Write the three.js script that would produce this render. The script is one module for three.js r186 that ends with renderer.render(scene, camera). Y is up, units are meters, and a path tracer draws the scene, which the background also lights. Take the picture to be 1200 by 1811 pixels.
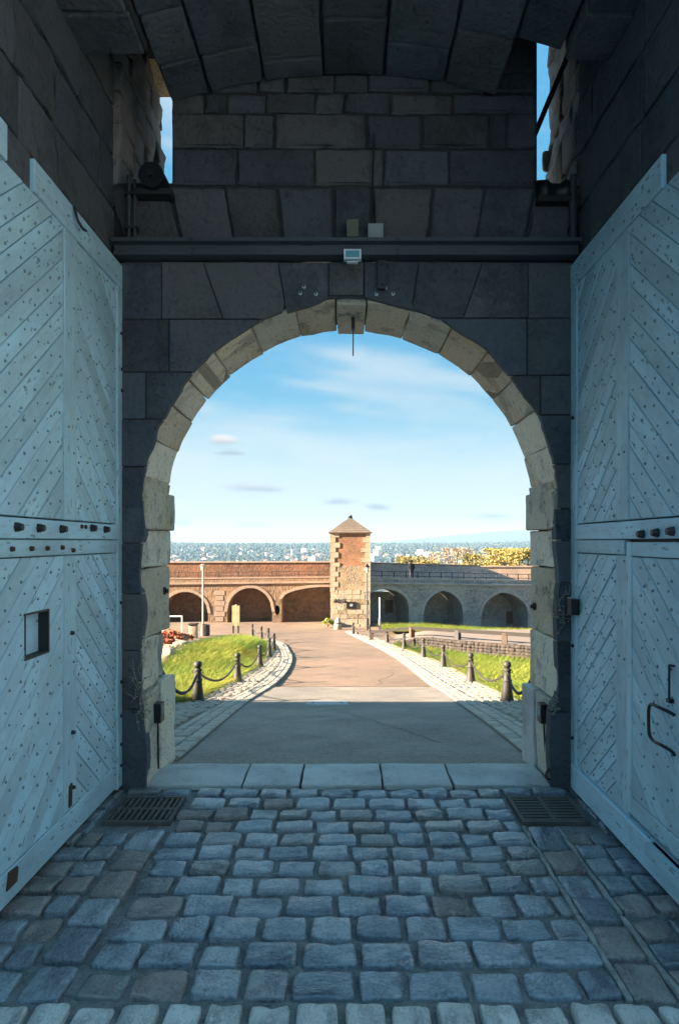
import * as THREE from 'three';
import { mergeGeometries } from 'three/addons/utils/BufferGeometryUtils.js';
import { MarchingCubes } from 'three/addons/objects/MarchingCubes.js';
import { FontLoader } from 'three/addons/loaders/FontLoader.js';
import { TextGeometry } from 'three/addons/geometries/TextGeometry.js';

// ------------------------------------------------------------------ camera
const EYE = 1.75, F = 1200, CX = 612, CY = 958;      // eye height, focal length and horizon in photo pixels
const scene = new THREE.Scene();
const camera = new THREE.PerspectiveCamera(2 * Math.atan(905.5 / F) * 180 / Math.PI, 1200 / 1811, 0.05, 20000);
camera.position.set(0, EYE, 0);
camera.lookAt(0, EYE, -10);
camera.setViewOffset(1200, 1811, 600 - CX, 905.5 - CY, 1200, 1811);
camera.updateProjectionMatrix();

const EXPOSURE = 13;
const renderer = new THREE.WebGLRenderer({ antialias: true });
renderer.setSize(678, 1024);
renderer.toneMapping = THREE.LinearToneMapping;
renderer.toneMappingExposure = EXPOSURE;
renderer.shadowMap.enabled = true;

// ------------------------------------------------------------------ sun
const SUN_EL = 20 * Math.PI / 180, SUN_AZ = 13 * Math.PI / 180;   // low from the left, a little behind the camera
const sunDir = new THREE.Vector3(-Math.cos(SUN_AZ) * Math.cos(SUN_EL), Math.sin(SUN_EL), Math.sin(SUN_AZ) * Math.cos(SUN_EL));
const sun = new THREE.DirectionalLight(new THREE.Color().setRGB(1, 0.84, 0.65), 2.5);
sun.position.copy(sunDir).multiplyScalar(150).add(new THREE.Vector3(0, 0, -30));
sun.target.position.set(0, 0, -30);
sun.castShadow = true;
sun.shadow.mapSize.set(4096, 4096);
Object.assign(sun.shadow.camera, { left: -80, right: 80, top: 60, bottom: -60, near: 1, far: 400 });
scene.add(sun, sun.target);

// ------------------------------------------------------------------ random, noise
function rng(seed) { let s = seed >>> 0; return () => { s = (s + 0x6D2B79F5) >>> 0; let t = s; t = Math.imul(t ^ (t >>> 15), t | 1); t ^= t + Math.imul(t ^ (t >>> 7), t | 61); return ((t ^ (t >>> 14)) >>> 0) / 4294967296; }; }
const R0 = rng(77);
const rr = (a, b, r = R0) => a + (b - a) * r();
function hash3(x, y, z) { let h = Math.imul(x, 374761393) ^ Math.imul(y, 668265263) ^ Math.imul(z, 2147483647 ^ 0x5bd1e995); h = Math.imul(h ^ (h >>> 13), 1274126177); return ((h ^ (h >>> 16)) >>> 0) / 4294967296; }
const sm = t => t * t * (3 - 2 * t);
const lerp = (a, b, t) => a + (b - a) * t;
const clamp = (x, a = 0, b = 1) => Math.max(a, Math.min(b, x));
const step = (a, b, x) => sm(clamp((x - a) / (b - a)));
function vn(x, y, z) {
  const xi = Math.floor(x), yi = Math.floor(y), zi = Math.floor(z), u = sm(x - xi), v = sm(y - yi), w = sm(z - zi);
  const h = (a, b, c) => hash3(xi + a, yi + b, zi + c);
  return lerp(lerp(lerp(h(0, 0, 0), h(1, 0, 0), u), lerp(h(0, 1, 0), h(1, 1, 0), u), v), lerp(lerp(h(0, 0, 1), h(1, 0, 1), u), lerp(h(0, 1, 1), h(1, 1, 1), u), v), w) * 2 - 1;
}
const fbm3 = (x, y, z, o = 4) => { let a = 1, s = 0, n = 0; for (let i = 0; i < o; i++) { s += a * vn(x, y, z + i * 17); n += a; x *= 2.03; y *= 2.03; z *= 2.03; a *= 0.5; } return s / n; };
function pn(x, y, px, py, seed) {      // periodic lattice noise, -1..1
  const xi = Math.floor(x), yi = Math.floor(y), u = sm(x - xi), v = sm(y - yi), m = (a, p) => ((a % p) + p) % p;
  const h = (a, b) => hash3(m(xi + a, px), m(yi + b, py), seed);
  return lerp(lerp(h(0, 0), h(1, 0), u), lerp(h(0, 1), h(1, 1), u), v) * 2 - 1;
}
function pf(u, v, fx, fy, o, seed) { let a = 1, s = 0, n = 0; for (let i = 0; i < o; i++) { s += a * pn(u * fx, v * fy, fx, fy, seed + i * 31); n += a; fx *= 2; fy *= 2; a *= 0.55; } return s / n; }

// ------------------------------------------------------------------ sky
const s2l = c => { c /= 255; return c <= 0.04045 ? c / 12.92 : Math.pow((c + 0.055) / 1.055, 2.4); };
const l2s = c => 255 * clamp(c <= 0.0031308 ? c * 12.92 : 1.055 * Math.pow(c, 1 / 2.4) - 0.055);
{
  const W = 2048, H = 1024, d = new Float32Array(W * H * 4);
  const stops = [[-90, 190, 200, 205], [-1, 225, 236, 240], [0.5, 208, 221, 226], [3, 204, 221, 228], [6, 196, 221, 230], [8.5, 168, 209, 228], [12, 116, 186, 221], [17, 90, 173, 217], [35, 92, 174, 222], [90, 90, 170, 220]];
  const puffs = [];
  for (const [x, y, w, h, b] of [[393, 780, 34, 12, 1.0], [445, 864, 62, 10, 0.5], [480, 868, 26, 5, 0.2], [600, 888, 36, 7, -0.6], [668, 899, 28, 7, -0.7], [440, 930, 42, 6, -0.45], [322, 926, 20, 8, -0.4], [872, 914, 36, 6, -0.4], [410, 802, 30, 4, -0.2]]) {
    const az = Math.atan2(x - CX, F), el = Math.atan2((CY - y) * Math.cos(az), F);
    puffs.push([az, el, w / F, h / F, b]);
  }
  for (let j = 0; j < H; j++) {
    const el = ((j + 0.5) / H - 0.5) * Math.PI, eld = el * 180 / Math.PI;
    let k = 0; while (k < stops.length - 2 && eld > stops[k + 1][0]) k++;
    const a = stops[k], b = stops[k + 1], t = clamp((eld - a[0]) / (b[0] - a[0]));
    const base = [1, 2, 3].map(i => lerp(s2l(a[i]), s2l(b[i]), t));
    for (let i = 0; i < W; i++) {
      const phi = ((i + 0.5) / W - 0.5) * 2 * Math.PI;      // atan2(z, x)
      const dx = Math.cos(phi), dz = Math.sin(phi), az = Math.atan2(dx, -dz);
      let c = base.slice();
      if (el > -0.02) {
        const e = Math.tan(Math.max(el, 0.02));
        const st = fbm3(dx * 4 + el * 3, eld * 0.42 + az * 2.2, dz * 4 + 2.6, 5);
        let v = step(-0.1, 0.55, st) * step(1, 5, eld) * 0.58;
        v += step(0.1, 0.6, fbm3(dx * 9, eld * 0.9, dz * 9 + 5, 4)) * 0.22 * (1 - step(9, 22, eld));
        c = c.map((q, n) => lerp(q, [0.68, 0.76, 0.79][n], clamp(v)));
        for (const [pa, pe, pw, ph, br] of puffs) {
          const q = Math.pow((az - pa) / pw, 2) + Math.pow((el - pe) / (ph * (el < pe ? 0.55 : 1)), 2);
          if (q > 2.3) continue;
          const n = fbm3(az * 60, el * 130, 3.3, 4), m = clamp((1 - q) * 1.5 + n * 1.2) * step(2.2, 0.6, q);
          if (m <= 0) continue;
          const top = clamp((el - pe) / ph + 0.55);
          const lit = br > 0 ? top * br : 0.12;
          const pc = [lerp(0.3, 0.8, lit), lerp(0.4, 0.8, lit), lerp(0.48, 0.79, lit)];
          c = c.map((q2, n2) => lerp(q2, pc[n2], clamp(m) * 0.95));
        }
      }
      const o = (j * W + i) * 4;
      for (let n = 0; n < 3; n++) d[o + n] = c[n] * 1.12 / EXPOSURE;
      d[o + 3] = 1;
    }
  }
  const sky = new THREE.DataTexture(d, W, H, THREE.RGBAFormat, THREE.FloatType);
  sky.mapping = THREE.EquirectangularReflectionMapping;
  sky.magFilter = sky.minFilter = THREE.LinearFilter;
  sky.wrapS = THREE.RepeatWrapping;
  sky.needsUpdate = true;
  scene.background = sky;
  scene.environment = sky;
}
scene.fog = new THREE.FogExp2(new THREE.Color().setRGB(0.45, 0.68, 0.95), 0.00013);

// ------------------------------------------------------------------ textures
function tex(w, h, fn, srgb) {
  const d = new Uint8Array(w * h * 4);
  for (let j = 0; j < h; j++) for (let i = 0; i < w; i++) {
    let c = fn((i + 0.5) / w, (j + 0.5) / h); if (typeof c === 'number') c = [c, c, c];
    const o = (j * w + i) * 4;
    for (let n = 0; n < 3; n++) d[o + n] = srgb ? l2s(c[n]) : 255 * clamp(c[n]);
    d[o + 3] = 255;
  }
  const t = new THREE.DataTexture(d, w, h); t.wrapS = t.wrapT = THREE.RepeatWrapping; t.magFilter = THREE.LinearFilter; t.minFilter = THREE.LinearMipmapLinearFilter; t.generateMipmaps = true;
  if (srgb) t.colorSpace = THREE.SRGBColorSpace; t.needsUpdate = true; return t;
}
const rep = (t, x, y = x) => { const c = t.clone(); c.repeat.set(x, y); c.needsUpdate = true; return c; };
const pits = (u, v, f, thr, seed) => step(thr, thr + 0.18, pf(u, v, f, f, 2, seed));
const T = {
  stone: tex(512, 512, (u, v) => {
    const a = pf(u, v, 4, 4, 6, 1), b = pf(u, v, 3, 3, 3, 9), p = pits(u, v, 40, 0.42, 5), l = pits(u, v, 9, 0.3, 21);
    const k = 0.9 + 0.34 * a + 0.24 * b - 0.16 * p - 0.14 * l;
    return [k * (1 + 0.05 * b), k, k * (1 - 0.07 * b)];
  }, true),
  weather: tex(512, 512, (u, v) => {   // cream limestone with grey lichen, ochre stains and knocks
    const a = pf(u, v, 4, 4, 6, 801), b = pf(u, v, 9, 9, 5, 811), c = pf(u, v, 100, 100, 2, 821), l = step(0.16, 0.42, pf(u, v, 12, 12, 5, 831)), o = step(0.1, 0.5, pf(u, v, 6, 6, 4, 841)), pt = pits(u, v, 60, 0.44, 751), k = 0.95 + 0.26 * a + 0.16 * b + 0.12 * c - 0.3 * l - 0.35 * pt;
    return [k * (1 + 0.04 * o), k * (1 - 0.05 * o), k * (1 - 0.2 * o + 0.06 * l)];
  }, true),
  stoneB: tex(512, 512, (u, v) => 0.55 + 0.28 * pf(u, v, 6, 6, 6, 1) - 0.2 * pits(u, v, 40, 0.42, 5) + 0.16 * pf(u, v, 60, 60, 2, 77)),
  sootShade: tex(512, 512, (u, v) => {   // sooty, shade-darkened limestone: crusts, damp marks, pale scuffs, pitting
    const a = pf(u, v, 4, 4, 6, 701), b = pf(u, v, 18, 18, 4, 711), c = pf(u, v, 120, 120, 2, 721), w = pf(u, v, 14, 3, 4, 731), sc = step(0.3, 0.55, pf(u, v, 11, 11, 4, 741)), pt = pits(u, v, 70, 0.45, 751);
    const k = 0.9 + 0.42 * a + 0.24 * b + 0.2 * c + 0.25 * w + 0.3 * sc - 0.15 * pt; return [k * (1 + 0.06 * a), k, k * (1 - 0.06 * b)];
  }, true),
  pittedB: tex(512, 512, (u, v) => 0.5 + 0.3 * pf(u, v, 8, 8, 6, 711) + 0.14 * pf(u, v, 90, 90, 2, 721) - 0.12 * pits(u, v, 70, 0.45, 751)),
  mottle: tex(512, 512, (u, v) => { const a = pf(u, v, 5, 5, 6, 44), b = pf(u, v, 90, 90, 2, 61); return 0.8 + 0.22 * a + 0.12 * b; }, true),
  cob: tex(512, 512, (u, v) => { const a = pf(u, v, 6, 6, 6, 140), b = pf(u, v, 70, 70, 2, 161), s = pits(u, v, 14, 0.36, 9); const k = 0.8 + 0.5 * a + 0.26 * b + 0.25 * s; return [k, k, k * (1 - 0.05 * a)]; }, true),
  cobB: tex(512, 512, (u, v) => 0.5 + 0.4 * pf(u, v, 10, 10, 6, 140) + 0.12 * pf(u, v, 90, 90, 1, 7)),
  wood: tex(1024, 512, (u, v) => {   // grain along u; worn paint
    const g = pf(u, v, 4, 90, 4, 210), g2 = pf(u, v, 3, 26, 4, 220), d = pf(u, v, 5, 7, 5, 230);
    const chip = step(0.5, 0.58, pf(u, v, 16, 60, 4, 240) + 0.26 * d), scr = step(0.56, 0.62, pf(u, v, 10, 120, 2, 251));
    const k = 0.88 + 0.06 * g + 0.08 * g2 + 0.2 * d;
    const c = [k * (1 - 0.04 * d), k, k];
    const e = clamp(chip * 0.75 + scr * 0.25);
    return [lerp(c[0], 0.3, e), lerp(c[1], 0.28, e), lerp(c[2], 0.26, e)];
  }, true),
  woodB: tex(1024, 512, (u, v) => 0.6 + 0.2 * pf(u, v, 4, 90, 4, 210) + 0.15 * pf(u, v, 3, 26, 4, 220) - 0.3 * step(0.5, 0.58, pf(u, v, 16, 60, 4, 240) + 0.26 * pf(u, v, 5, 7, 5, 230))),
  asphalt: tex(1024, 1024, (u, v) => { const a = pf(u, v, 5, 5, 5, 301), b = pf(u, v, 200, 200, 2, 311), c = pf(u, v, 60, 60, 3, 312); return 0.8 + 0.26 * a + 0.3 * b + 0.16 * c; }, true),
  asphaltB: tex(1024, 1024, (u, v) => 0.5 + 0.4 * pf(u, v, 180, 180, 2, 311)),
  rubble: tex(1024, 512, (u, v) => {  // weathered rubble and brick seen from far away
    const a = pf(u, v, 6, 5, 5, 401), b = pf(u, v, 90, 60, 3, 411), c = pf(u, v, 10, 60, 3, 421), s = pf(u, v, 24, 60, 2, 431);
    const k = 0.78 + 0.28 * a + 0.34 * b + 0.12 * c + 0.16 * s; return [k * (1 + 0.08 * a), k, k * (1 - 0.12 * a)];
  }, true),
  grass: tex(512, 512, (u, v) => { const a = pf(u, v, 6, 6, 5, 501), b = pf(u, v, 80, 80, 3, 511); const k = 0.75 + 0.3 * a + 0.4 * b; return [k * (1 + 0.25 * a), k, k * 0.9]; }, true),
  hill: tex(512, 512, (u, v) => { const a = pf(u, v, 8, 8, 6, 601), b = pf(u, v, 60, 60, 3, 611); const k = 0.75 + 0.5 * a + 0.4 * b; return [k * (1 + 0.2 * b), k, k]; }, true),
};
function mat(rgb, o = {}) {
  const m = new THREE.MeshStandardMaterial({ roughness: o.rough ?? 0.9, metalness: o.metal ?? 0 });
  m.color.setRGB(...rgb);
  const r = o.rep ?? 1;
  if (o.map) m.map = rep(o.map, r);
  if (o.bump) { m.bumpMap = rep(o.bump, o.brep ?? r); m.bumpScale = o.bs ?? 0.006; }
  if (o.side) m.side = o.side;
  if (o.vc) m.vertexColors = true;
  return m;
}
const variants = (rgb, n, spread, o, seed) => { const r = rng(seed); const a = []; const first = mat(rgb, o); for (let i = 0; i < n; i++) { const m = i ? first.clone() : first; const k = 1 + (r() * 2 - 1) * spread, w = (r() * 2 - 1) * spread * 0.3; m.color.setRGB(rgb[0] * k * (1 + w), rgb[1] * k, rgb[2] * k * (1 - w)); a.push(m); } return a; };
const M = {
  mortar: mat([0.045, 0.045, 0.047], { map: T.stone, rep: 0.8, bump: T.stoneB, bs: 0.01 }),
  sootShade: variants([0.088, 0.09, 0.096], 8, 0.3, { map: T.sootShade, rep: 0.45, bump: T.pittedB, bs: 0.028 }, 3),  // sooty limestone, colour also darkened to hold the unlit passage's shade
  pale: variants([0.7, 0.6, 0.46], 6, 0.22, { map: T.weather, rep: 0.6, bump: T.pittedB, bs: 0.03 }, 4),
  paint: variants([0.5, 0.7, 0.78], 5, 0.1, { map: T.wood, rep: 1, bump: T.woodB, bs: 0.003, rough: 0.62 }, 5),
  oldWood: mat([0.12, 0.105, 0.09], { map: T.wood, rough: 0.9 }),
  siltShade: mat([0.09, 0.08, 0.07], { map: T.mottle, rep: 3, rough: 0.95 }),  // dark silt, its tone also stands in for shade in pits and slots
  iron: mat([0.035, 0.036, 0.038], { rough: 0.55, metal: 0.4 }),
  rust: mat([0.09, 0.045, 0.025], { rough: 0.85, map: T.mottle, rep: 3 }),
  grate: mat([0.13, 0.112, 0.1], { rough: 0.7, map: T.mottle, rep: 3 }),
  castIron: mat([0.075, 0.068, 0.062], { rough: 0.6, metal: 0.35, map: T.mottle, rep: 2 }),
  beam: mat([0.06, 0.068, 0.075], { rough: 0.55, map: T.wood, rep: 0.7 }),
  boxGrey: mat([0.3, 0.33, 0.33], { rough: 0.5 }),
  boxOlive: mat([0.13, 0.14, 0.1], { rough: 0.6 }),
  frameWhite: mat([0.62, 0.68, 0.68], { rough: 0.45 }),
  glassTeal: new THREE.MeshPhysicalMaterial({ color: new THREE.Color().setRGB(0.1, 0.26, 0.3), roughness: 0.15, clearcoat: 1 }),
  black: mat([0.012, 0.012, 0.014], { rough: 0.4 }),
  cobbles: variants([0.29, 0.305, 0.32], 10, 0.28, { map: T.cob, rep: 1.3, bump: T.cobB, bs: 0.011, rough: 0.27 }, 6),
  cobRed: variants([0.33, 0.285, 0.265], 3, 0.2, { map: T.cob, rep: 1.6, bump: T.cobB, bs: 0.01, rough: 0.55 }, 8),
  cobPale: variants([0.62, 0.62, 0.6], 3, 0.14, { map: T.cob, rep: 2.2, bump: T.cobB, bs: 0.006, rough: 0.6 }, 9),
  joint: mat([0.23, 0.235, 0.235], { map: T.cob, rep: 2, bump: T.cobB, bs: 0.012, brep: 3, rough: 0.95 }),
  slab: variants([0.52, 0.52, 0.5], 4, 0.1, { map: T.stone, rep: 0.9, bump: T.stoneB, bs: 0.008, rough: 0.6 }, 11),
  roadNear: mat([0.3, 0.255, 0.21], { vc: true, map: T.asphalt, rep: 0.5, bump: T.asphaltB, bs: 0.005, rough: 0.85 }),
  roadFar: mat([0.27, 0.178, 0.12], { vc: true, map: T.asphalt, rep: 0.33, bump: T.asphaltB, bs: 0.004, rough: 0.9 }),
  kerb: variants([0.42, 0.37, 0.3], 4, 0.13, { map: T.stone, rep: 1.2, bump: T.stoneB, bs: 0.006, rough: 0.8 }, 12),
  sett: mat([0.4, 0.34, 0.27], { map: T.stone, rep: 1.5, rough: 0.85 }),
  settJoint: mat([0.19, 0.16, 0.12], { map: T.mottle, rep: 1.5, rough: 0.95 }),
  grassBase: mat([0.2, 0.235, 0.035], { map: T.grass, rep: 0.5, bump: T.grass, bs: 0.05, rough: 0.95 }),
  cheek: variants([0.24, 0.23, 0.225], 4, 0.25, { map: T.stone, rep: 1, bump: T.stoneB, bs: 0.02 }, 71),
  court: mat([0.52, 0.51, 0.49], { map: T.stone, rep: 0.5, rough: 0.85 }),
  blade: mat([0.15, 0.19, 0.03], { rough: 0.8, side: THREE.DoubleSide }),
  pathPink: mat([0.3, 0.22, 0.17], { map: T.mottle, rep: 0.4, rough: 0.95 }),
  dryStone: variants([0.068, 0.05, 0.04], 4, 0.25, { map: T.stone, rep: 1.2, rough: 0.95 }, 13),
  darkWood: mat([0.022, 0.016, 0.012], { map: T.wood, rough: 0.85 }),
  wood: mat([0.13, 0.085, 0.055], { map: T.wood, rep: 1, rough: 0.8 }),
  brickL: mat([0.26, 0.125, 0.07], { map: T.rubble, rep: 0.12, bump: T.rubble, bs: 0.03, rough: 0.95 }),
  stoneL: mat([0.3, 0.19, 0.115], { map: T.rubble, rep: 0.12, bump: T.rubble, bs: 0.04, rough: 0.95 }),
  stoneR: mat([0.37, 0.37, 0.37], { map: T.rubble, rep: 0.16, bump: T.rubble, bs: 0.05, rough: 0.95 }),
  trimL: mat([0.42, 0.3, 0.22], { map: T.mottle, rep: 0.5, rough: 0.9 }),
  trimR: mat([0.42, 0.42, 0.42], { map: T.mottle, rep: 0.5, rough: 0.9 }),
  towerBrick: mat([0.38, 0.185, 0.1], { map: T.rubble, rep: 0.3, rough: 0.95 }),
  towerStone: mat([0.44, 0.31, 0.19], { map: T.rubble, rep: 0.25, bump: T.rubble, bs: 0.03, rough: 0.95 }),
  towerBase: mat([0.5, 0.41, 0.3], { map: T.rubble, rep: 0.3, bump: T.rubble, bs: 0.03, rough: 0.95 }),
  quoin: variants([0.47, 0.36, 0.245], 3, 0.12, { map: T.stone, rep: 0.8, rough: 0.9 }, 14),
  roofTile: mat([0.2, 0.15, 0.11], { map: T.rubble, rep: 0.3, rough: 0.9 }),
  lampGlass: mat([0.6, 0.5, 0.36], { rough: 0.3 }),
  poleGrey: mat([0.36, 0.36, 0.34], { rough: 0.5, metal: 0.2 }),
};

// ------------------------------------------------------------------ helpers
const taken = {};
function numbered(n) { const k = taken[n] = (taken[n] ?? -1) + 1; return k ? n + '_' + String(k).padStart(3, '0') : n; }
function tag(o, label, category, group, kind) { if (label) o.userData.label = label; if (category) o.userData.category = category; if (group) o.userData.group = group; if (kind) o.userData.kind = kind; return o; }
function thing(name, label, category, pos = [0, 0, 0], turn = 0, group) { const o = new THREE.Group(); o.name = numbered(name); o.position.set(...pos); o.rotation.y = turn; tag(o, label, category, group); scene.add(o); return o; }
function mesh(name, geo, m, parent) { const o = new THREE.Mesh(geo, m); o.name = parent ? name : numbered(name); (parent ?? scene).add(o); return o; }
function struct(name, geo, m) { const o = mesh(name, geo, m); o.userData.kind = 'structure'; return o; }
const place = (g, x = 0, y = 0, z = 0) => g.translate(x, y, z);
const box = (x0, x1, y0, y1, z0, z1) => { const g = new THREE.BoxGeometry(Math.abs(x1 - x0), Math.abs(y1 - y0), Math.abs(z1 - z0)); boxUV(g); return g.translate((x0 + x1) / 2, (y0 + y1) / 2, (z0 + z1) / 2); };
function boxUV(g, ou = 0, ov = 0) {   // uv in metres from the dominant normal
  const p = g.attributes.position, n = g.attributes.normal, uv = new Float32Array(p.count * 2);
  for (let i = 0; i < p.count; i++) {
    const ax = Math.abs(n.getX(i)), ay = Math.abs(n.getY(i)), az = Math.abs(n.getZ(i));
    const [a, b] = ax > ay && ax > az ? [p.getZ(i), p.getY(i)] : ay > az ? [p.getX(i), p.getZ(i)] : [p.getX(i), p.getY(i)];
    uv[2 * i] = a + ou; uv[2 * i + 1] = b + ov;
  }
  g.setAttribute('uv', new THREE.BufferAttribute(uv, 2)); return g;
}
const cyl = (r0, r1, h, n = 12) => new THREE.CylinderGeometry(r0, r1, h, n).translate(0, h / 2, 0);
function tube(pts, r, n = 6, seg = pts.length * 4) { return new THREE.TubeGeometry(new THREE.CatmullRomCurve3(pts.map(p => new THREE.Vector3(...p))), seg, r, n, false); }
function bar(a, b, r, n = 8, r2 = r) { const A = new THREE.Vector3(...a), B = new THREE.Vector3(...b), d = B.clone().sub(A); const g = new THREE.CylinderGeometry(r2, r, d.length(), n); g.translate(0, d.length() / 2, 0); g.applyQuaternion(new THREE.Quaternion().setFromUnitVectors(new THREE.Vector3(0, 1, 0), d.normalize())); return g.translate(...a); }
const merge = a => mergeGeometries(a.map(g => { g = g.index ? g.toNonIndexed() : g; for (const k of Object.keys(g.attributes)) if (!['position', 'normal', 'uv'].includes(k)) g.deleteAttribute(k); return g; }));
// convex polygons
function clipHalf(poly, nx, ny, d) { const out = []; for (let i = 0; i < poly.length; i++) { const a = poly[i], b = poly[(i + 1) % poly.length], da = a[0] * nx + a[1] * ny - d, db = b[0] * nx + b[1] * ny - d; if (da <= 0) out.push(a); if ((da < 0 && db > 0) || (da > 0 && db < 0)) { const t = da / (da - db); out.push([lerp(a[0], b[0], t), lerp(a[1], b[1], t)]); } } return out; }
const area = p => { let s = 0; for (let i = 0; i < p.length; i++) { const a = p[i], b = p[(i + 1) % p.length]; s += a[0] * b[1] - a[1] * b[0]; } return s / 2; };
function ccw(p) { return area(p) < 0 ? p.slice().reverse() : p; }
function clean(p, e = 1e-4) { return p.filter((a, i) => { const b = p[(i + 1) % p.length]; return Math.hypot(a[0] - b[0], a[1] - b[1]) > e; }); }
function inset(poly, c) { let p = poly; const q = poly; for (let i = 0; i < q.length; i++) { const a = q[i], b = q[(i + 1) % q.length], ex = b[0] - a[0], ey = b[1] - a[1], l = Math.hypot(ex, ey); const nx = ey / l, ny = -ex / l; p = clipHalf(p, nx, ny, a[0] * nx + a[1] * ny - c); } return clean(p); }
// prism with a chamfered front at z = 0, body to z = -t
function prism(poly, t, c = 0.006, ang = 0, ou = 0, ov = 0) {
  poly = clean(ccw(poly)); if (poly.length < 3) return null;
  const n = poly.length, pos = [], uv = [], ca = Math.cos(ang), sa = Math.sin(ang);
  const U = (x, y) => [x * ca + y * sa + ou, -x * sa + y * ca + ov];
  const tri = (...v) => { for (const p of v) { pos.push(p[0], p[1], p[2]); uv.push(...(p[3] ?? U(p[0], p[1]))); } };
  let cx = 0, cy = 0; for (const p of poly) { cx += p[0] / n; cy += p[1] / n; }
  const front = poly.map((p, i) => { const a = poly[(i + n - 1) % n], b = poly[(i + 1) % n]; // mitred inset, limited
    const e1 = [p[0] - a[0], p[1] - a[1]], e2 = [b[0] - p[0], b[1] - p[1]], l1 = Math.hypot(...e1), l2 = Math.hypot(...e2);
    const n1 = [-e1[1] / l1, e1[0] / l1], n2 = [-e2[1] / l2, e2[0] / l2]; let m = [n1[0] + n2[0], n1[1] + n2[1]]; const k = 1 / Math.max(0.35, 1 + n1[0] * n2[0] + n1[1] * n2[1]); return [p[0] + m[0] * c * k, p[1] + m[1] * c * k]; });
  for (let i = 1; i < n - 1; i++) tri([...front[0], 0], [...front[i], 0], [...front[i + 1], 0]);
  for (let i = 0; i < n; i++) {
    const j = (i + 1) % n, a = poly[i], b = poly[j], fa = front[i], fb = front[j];
    tri([...fa, 0], [...a, -c], [...b, -c]); tri([...fa, 0], [...b, -c], [...fb, 0]);
    const l = Math.hypot(b[0] - a[0], b[1] - a[1]), q = i * 0.37 + ou;
    tri([...a, -c, [q, 0]], [...a, -t, [q, t]], [...b, -t, [q + l, t]]); tri([...a, -c, [q, 0]], [...b, -t, [q + l, t]], [...b, -c, [q + l, 0]]);
  }
  for (let i = 1; i < n - 1; i++) tri([...poly[0], -t], [...poly[i + 1], -t], [...poly[i], -t]);
  const g = new THREE.BufferGeometry(); g.setAttribute('position', new THREE.Float32BufferAttribute(pos, 3)); g.setAttribute('uv', new THREE.Float32BufferAttribute(uv, 2)); g.computeVertexNormals(); return g;
}
function roughPoly(poly, amp, r) { const out = []; poly.forEach((a, i) => { const b = poly[(i + 1) % poly.length], l = Math.hypot(b[0] - a[0], b[1] - a[1]), n = Math.max(2, Math.min(7, Math.round(l / 0.06))), nx = (b[1] - a[1]) / l, ny = -(b[0] - a[0]) / l; for (let k = 0; k < n; k++) { const t = k / n, d = k ? (r() - 0.62) * amp : -amp * 0.8 * r(); out.push([lerp(a[0], b[0], t) + nx * d, lerp(a[1], b[1], t) + ny * d]); } }); return out; }
// worn block: subdivided box, edges rounded, faces roughened; map(u,v,w in 0..1) -> xyz
function block(nu, nv, nw, size, round, rough, freq, seed, map) {
  const g = new THREE.BoxGeometry(1, 1, 1, nu, nv, nw), p = g.attributes.position, [sx, sy, sz] = size;
  const P = new THREE.Vector3();
  for (let i = 0; i < p.count; i++) {
    // the outermost ring of cells is as wide as the rounding, so faces stay flat and edges tight
    const gx = (v, n, s) => { if (n < 3) return v * s; const k = Math.round((v + 0.5) * n), h = s / 2, e = Math.min(round, h * 0.5); return k === 0 ? -h : k === n ? h : -h + e + (s - 2 * e) * (k - 1) / (n - 2); };
    let q = [gx(p.getX(i), nu, sx), gx(p.getY(i), nv, sy), gx(p.getZ(i), nw, sz)];
    const hs = [sx / 2, sy / 2, sz / 2], inner = hs.map(h => Math.max(h - round, h * 0.2));
    const c = q.map((v, k) => clamp(v, -inner[k], inner[k])), d = q.map((v, k) => v - c[k]), L = Math.hypot(...d);
    if (L > 1e-6) { const m = Math.max(...d.map(Math.abs)); q = c.map((v, k) => v + d[k] / L * m); }
    const s = seed * 7.13, nz = k => fbm3(q[0] * freq + s + k * 9.7, q[1] * freq - s, q[2] * freq + k * 3.1, 3) * rough;
    q = q.map((v, k) => v + nz(k));
    const r = map ? map(q[0] / sx + 0.5, q[1] / sy + 0.5, q[2] / sz + 0.5) : q;
    p.setXYZ(i, r[0], r[1], r[2]);
  }
  g.computeVertexNormals(); boxUV(g, seed * 0.317 % 3, seed * 0.711 % 3);
  const acc = new Map(), nn = g.attributes.normal, key = i => Math.round(p.getX(i) * 4e3) + ',' + Math.round(p.getY(i) * 4e3) + ',' + Math.round(p.getZ(i) * 4e3);
  for (let i = 0; i < p.count; i++) { const k = key(i), a = acc.get(k) ?? [0, 0, 0]; a[0] += nn.getX(i); a[1] += nn.getY(i); a[2] += nn.getZ(i); acc.set(k, a); }
  for (let i = 0; i < p.count; i++) { const a = acc.get(key(i)); P.set(...a).normalize(); nn.setXYZ(i, P.x, P.y, P.z); }
  return g;
}
const pick = (a, r = R0) => a[Math.floor(r() * a.length)];
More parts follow.
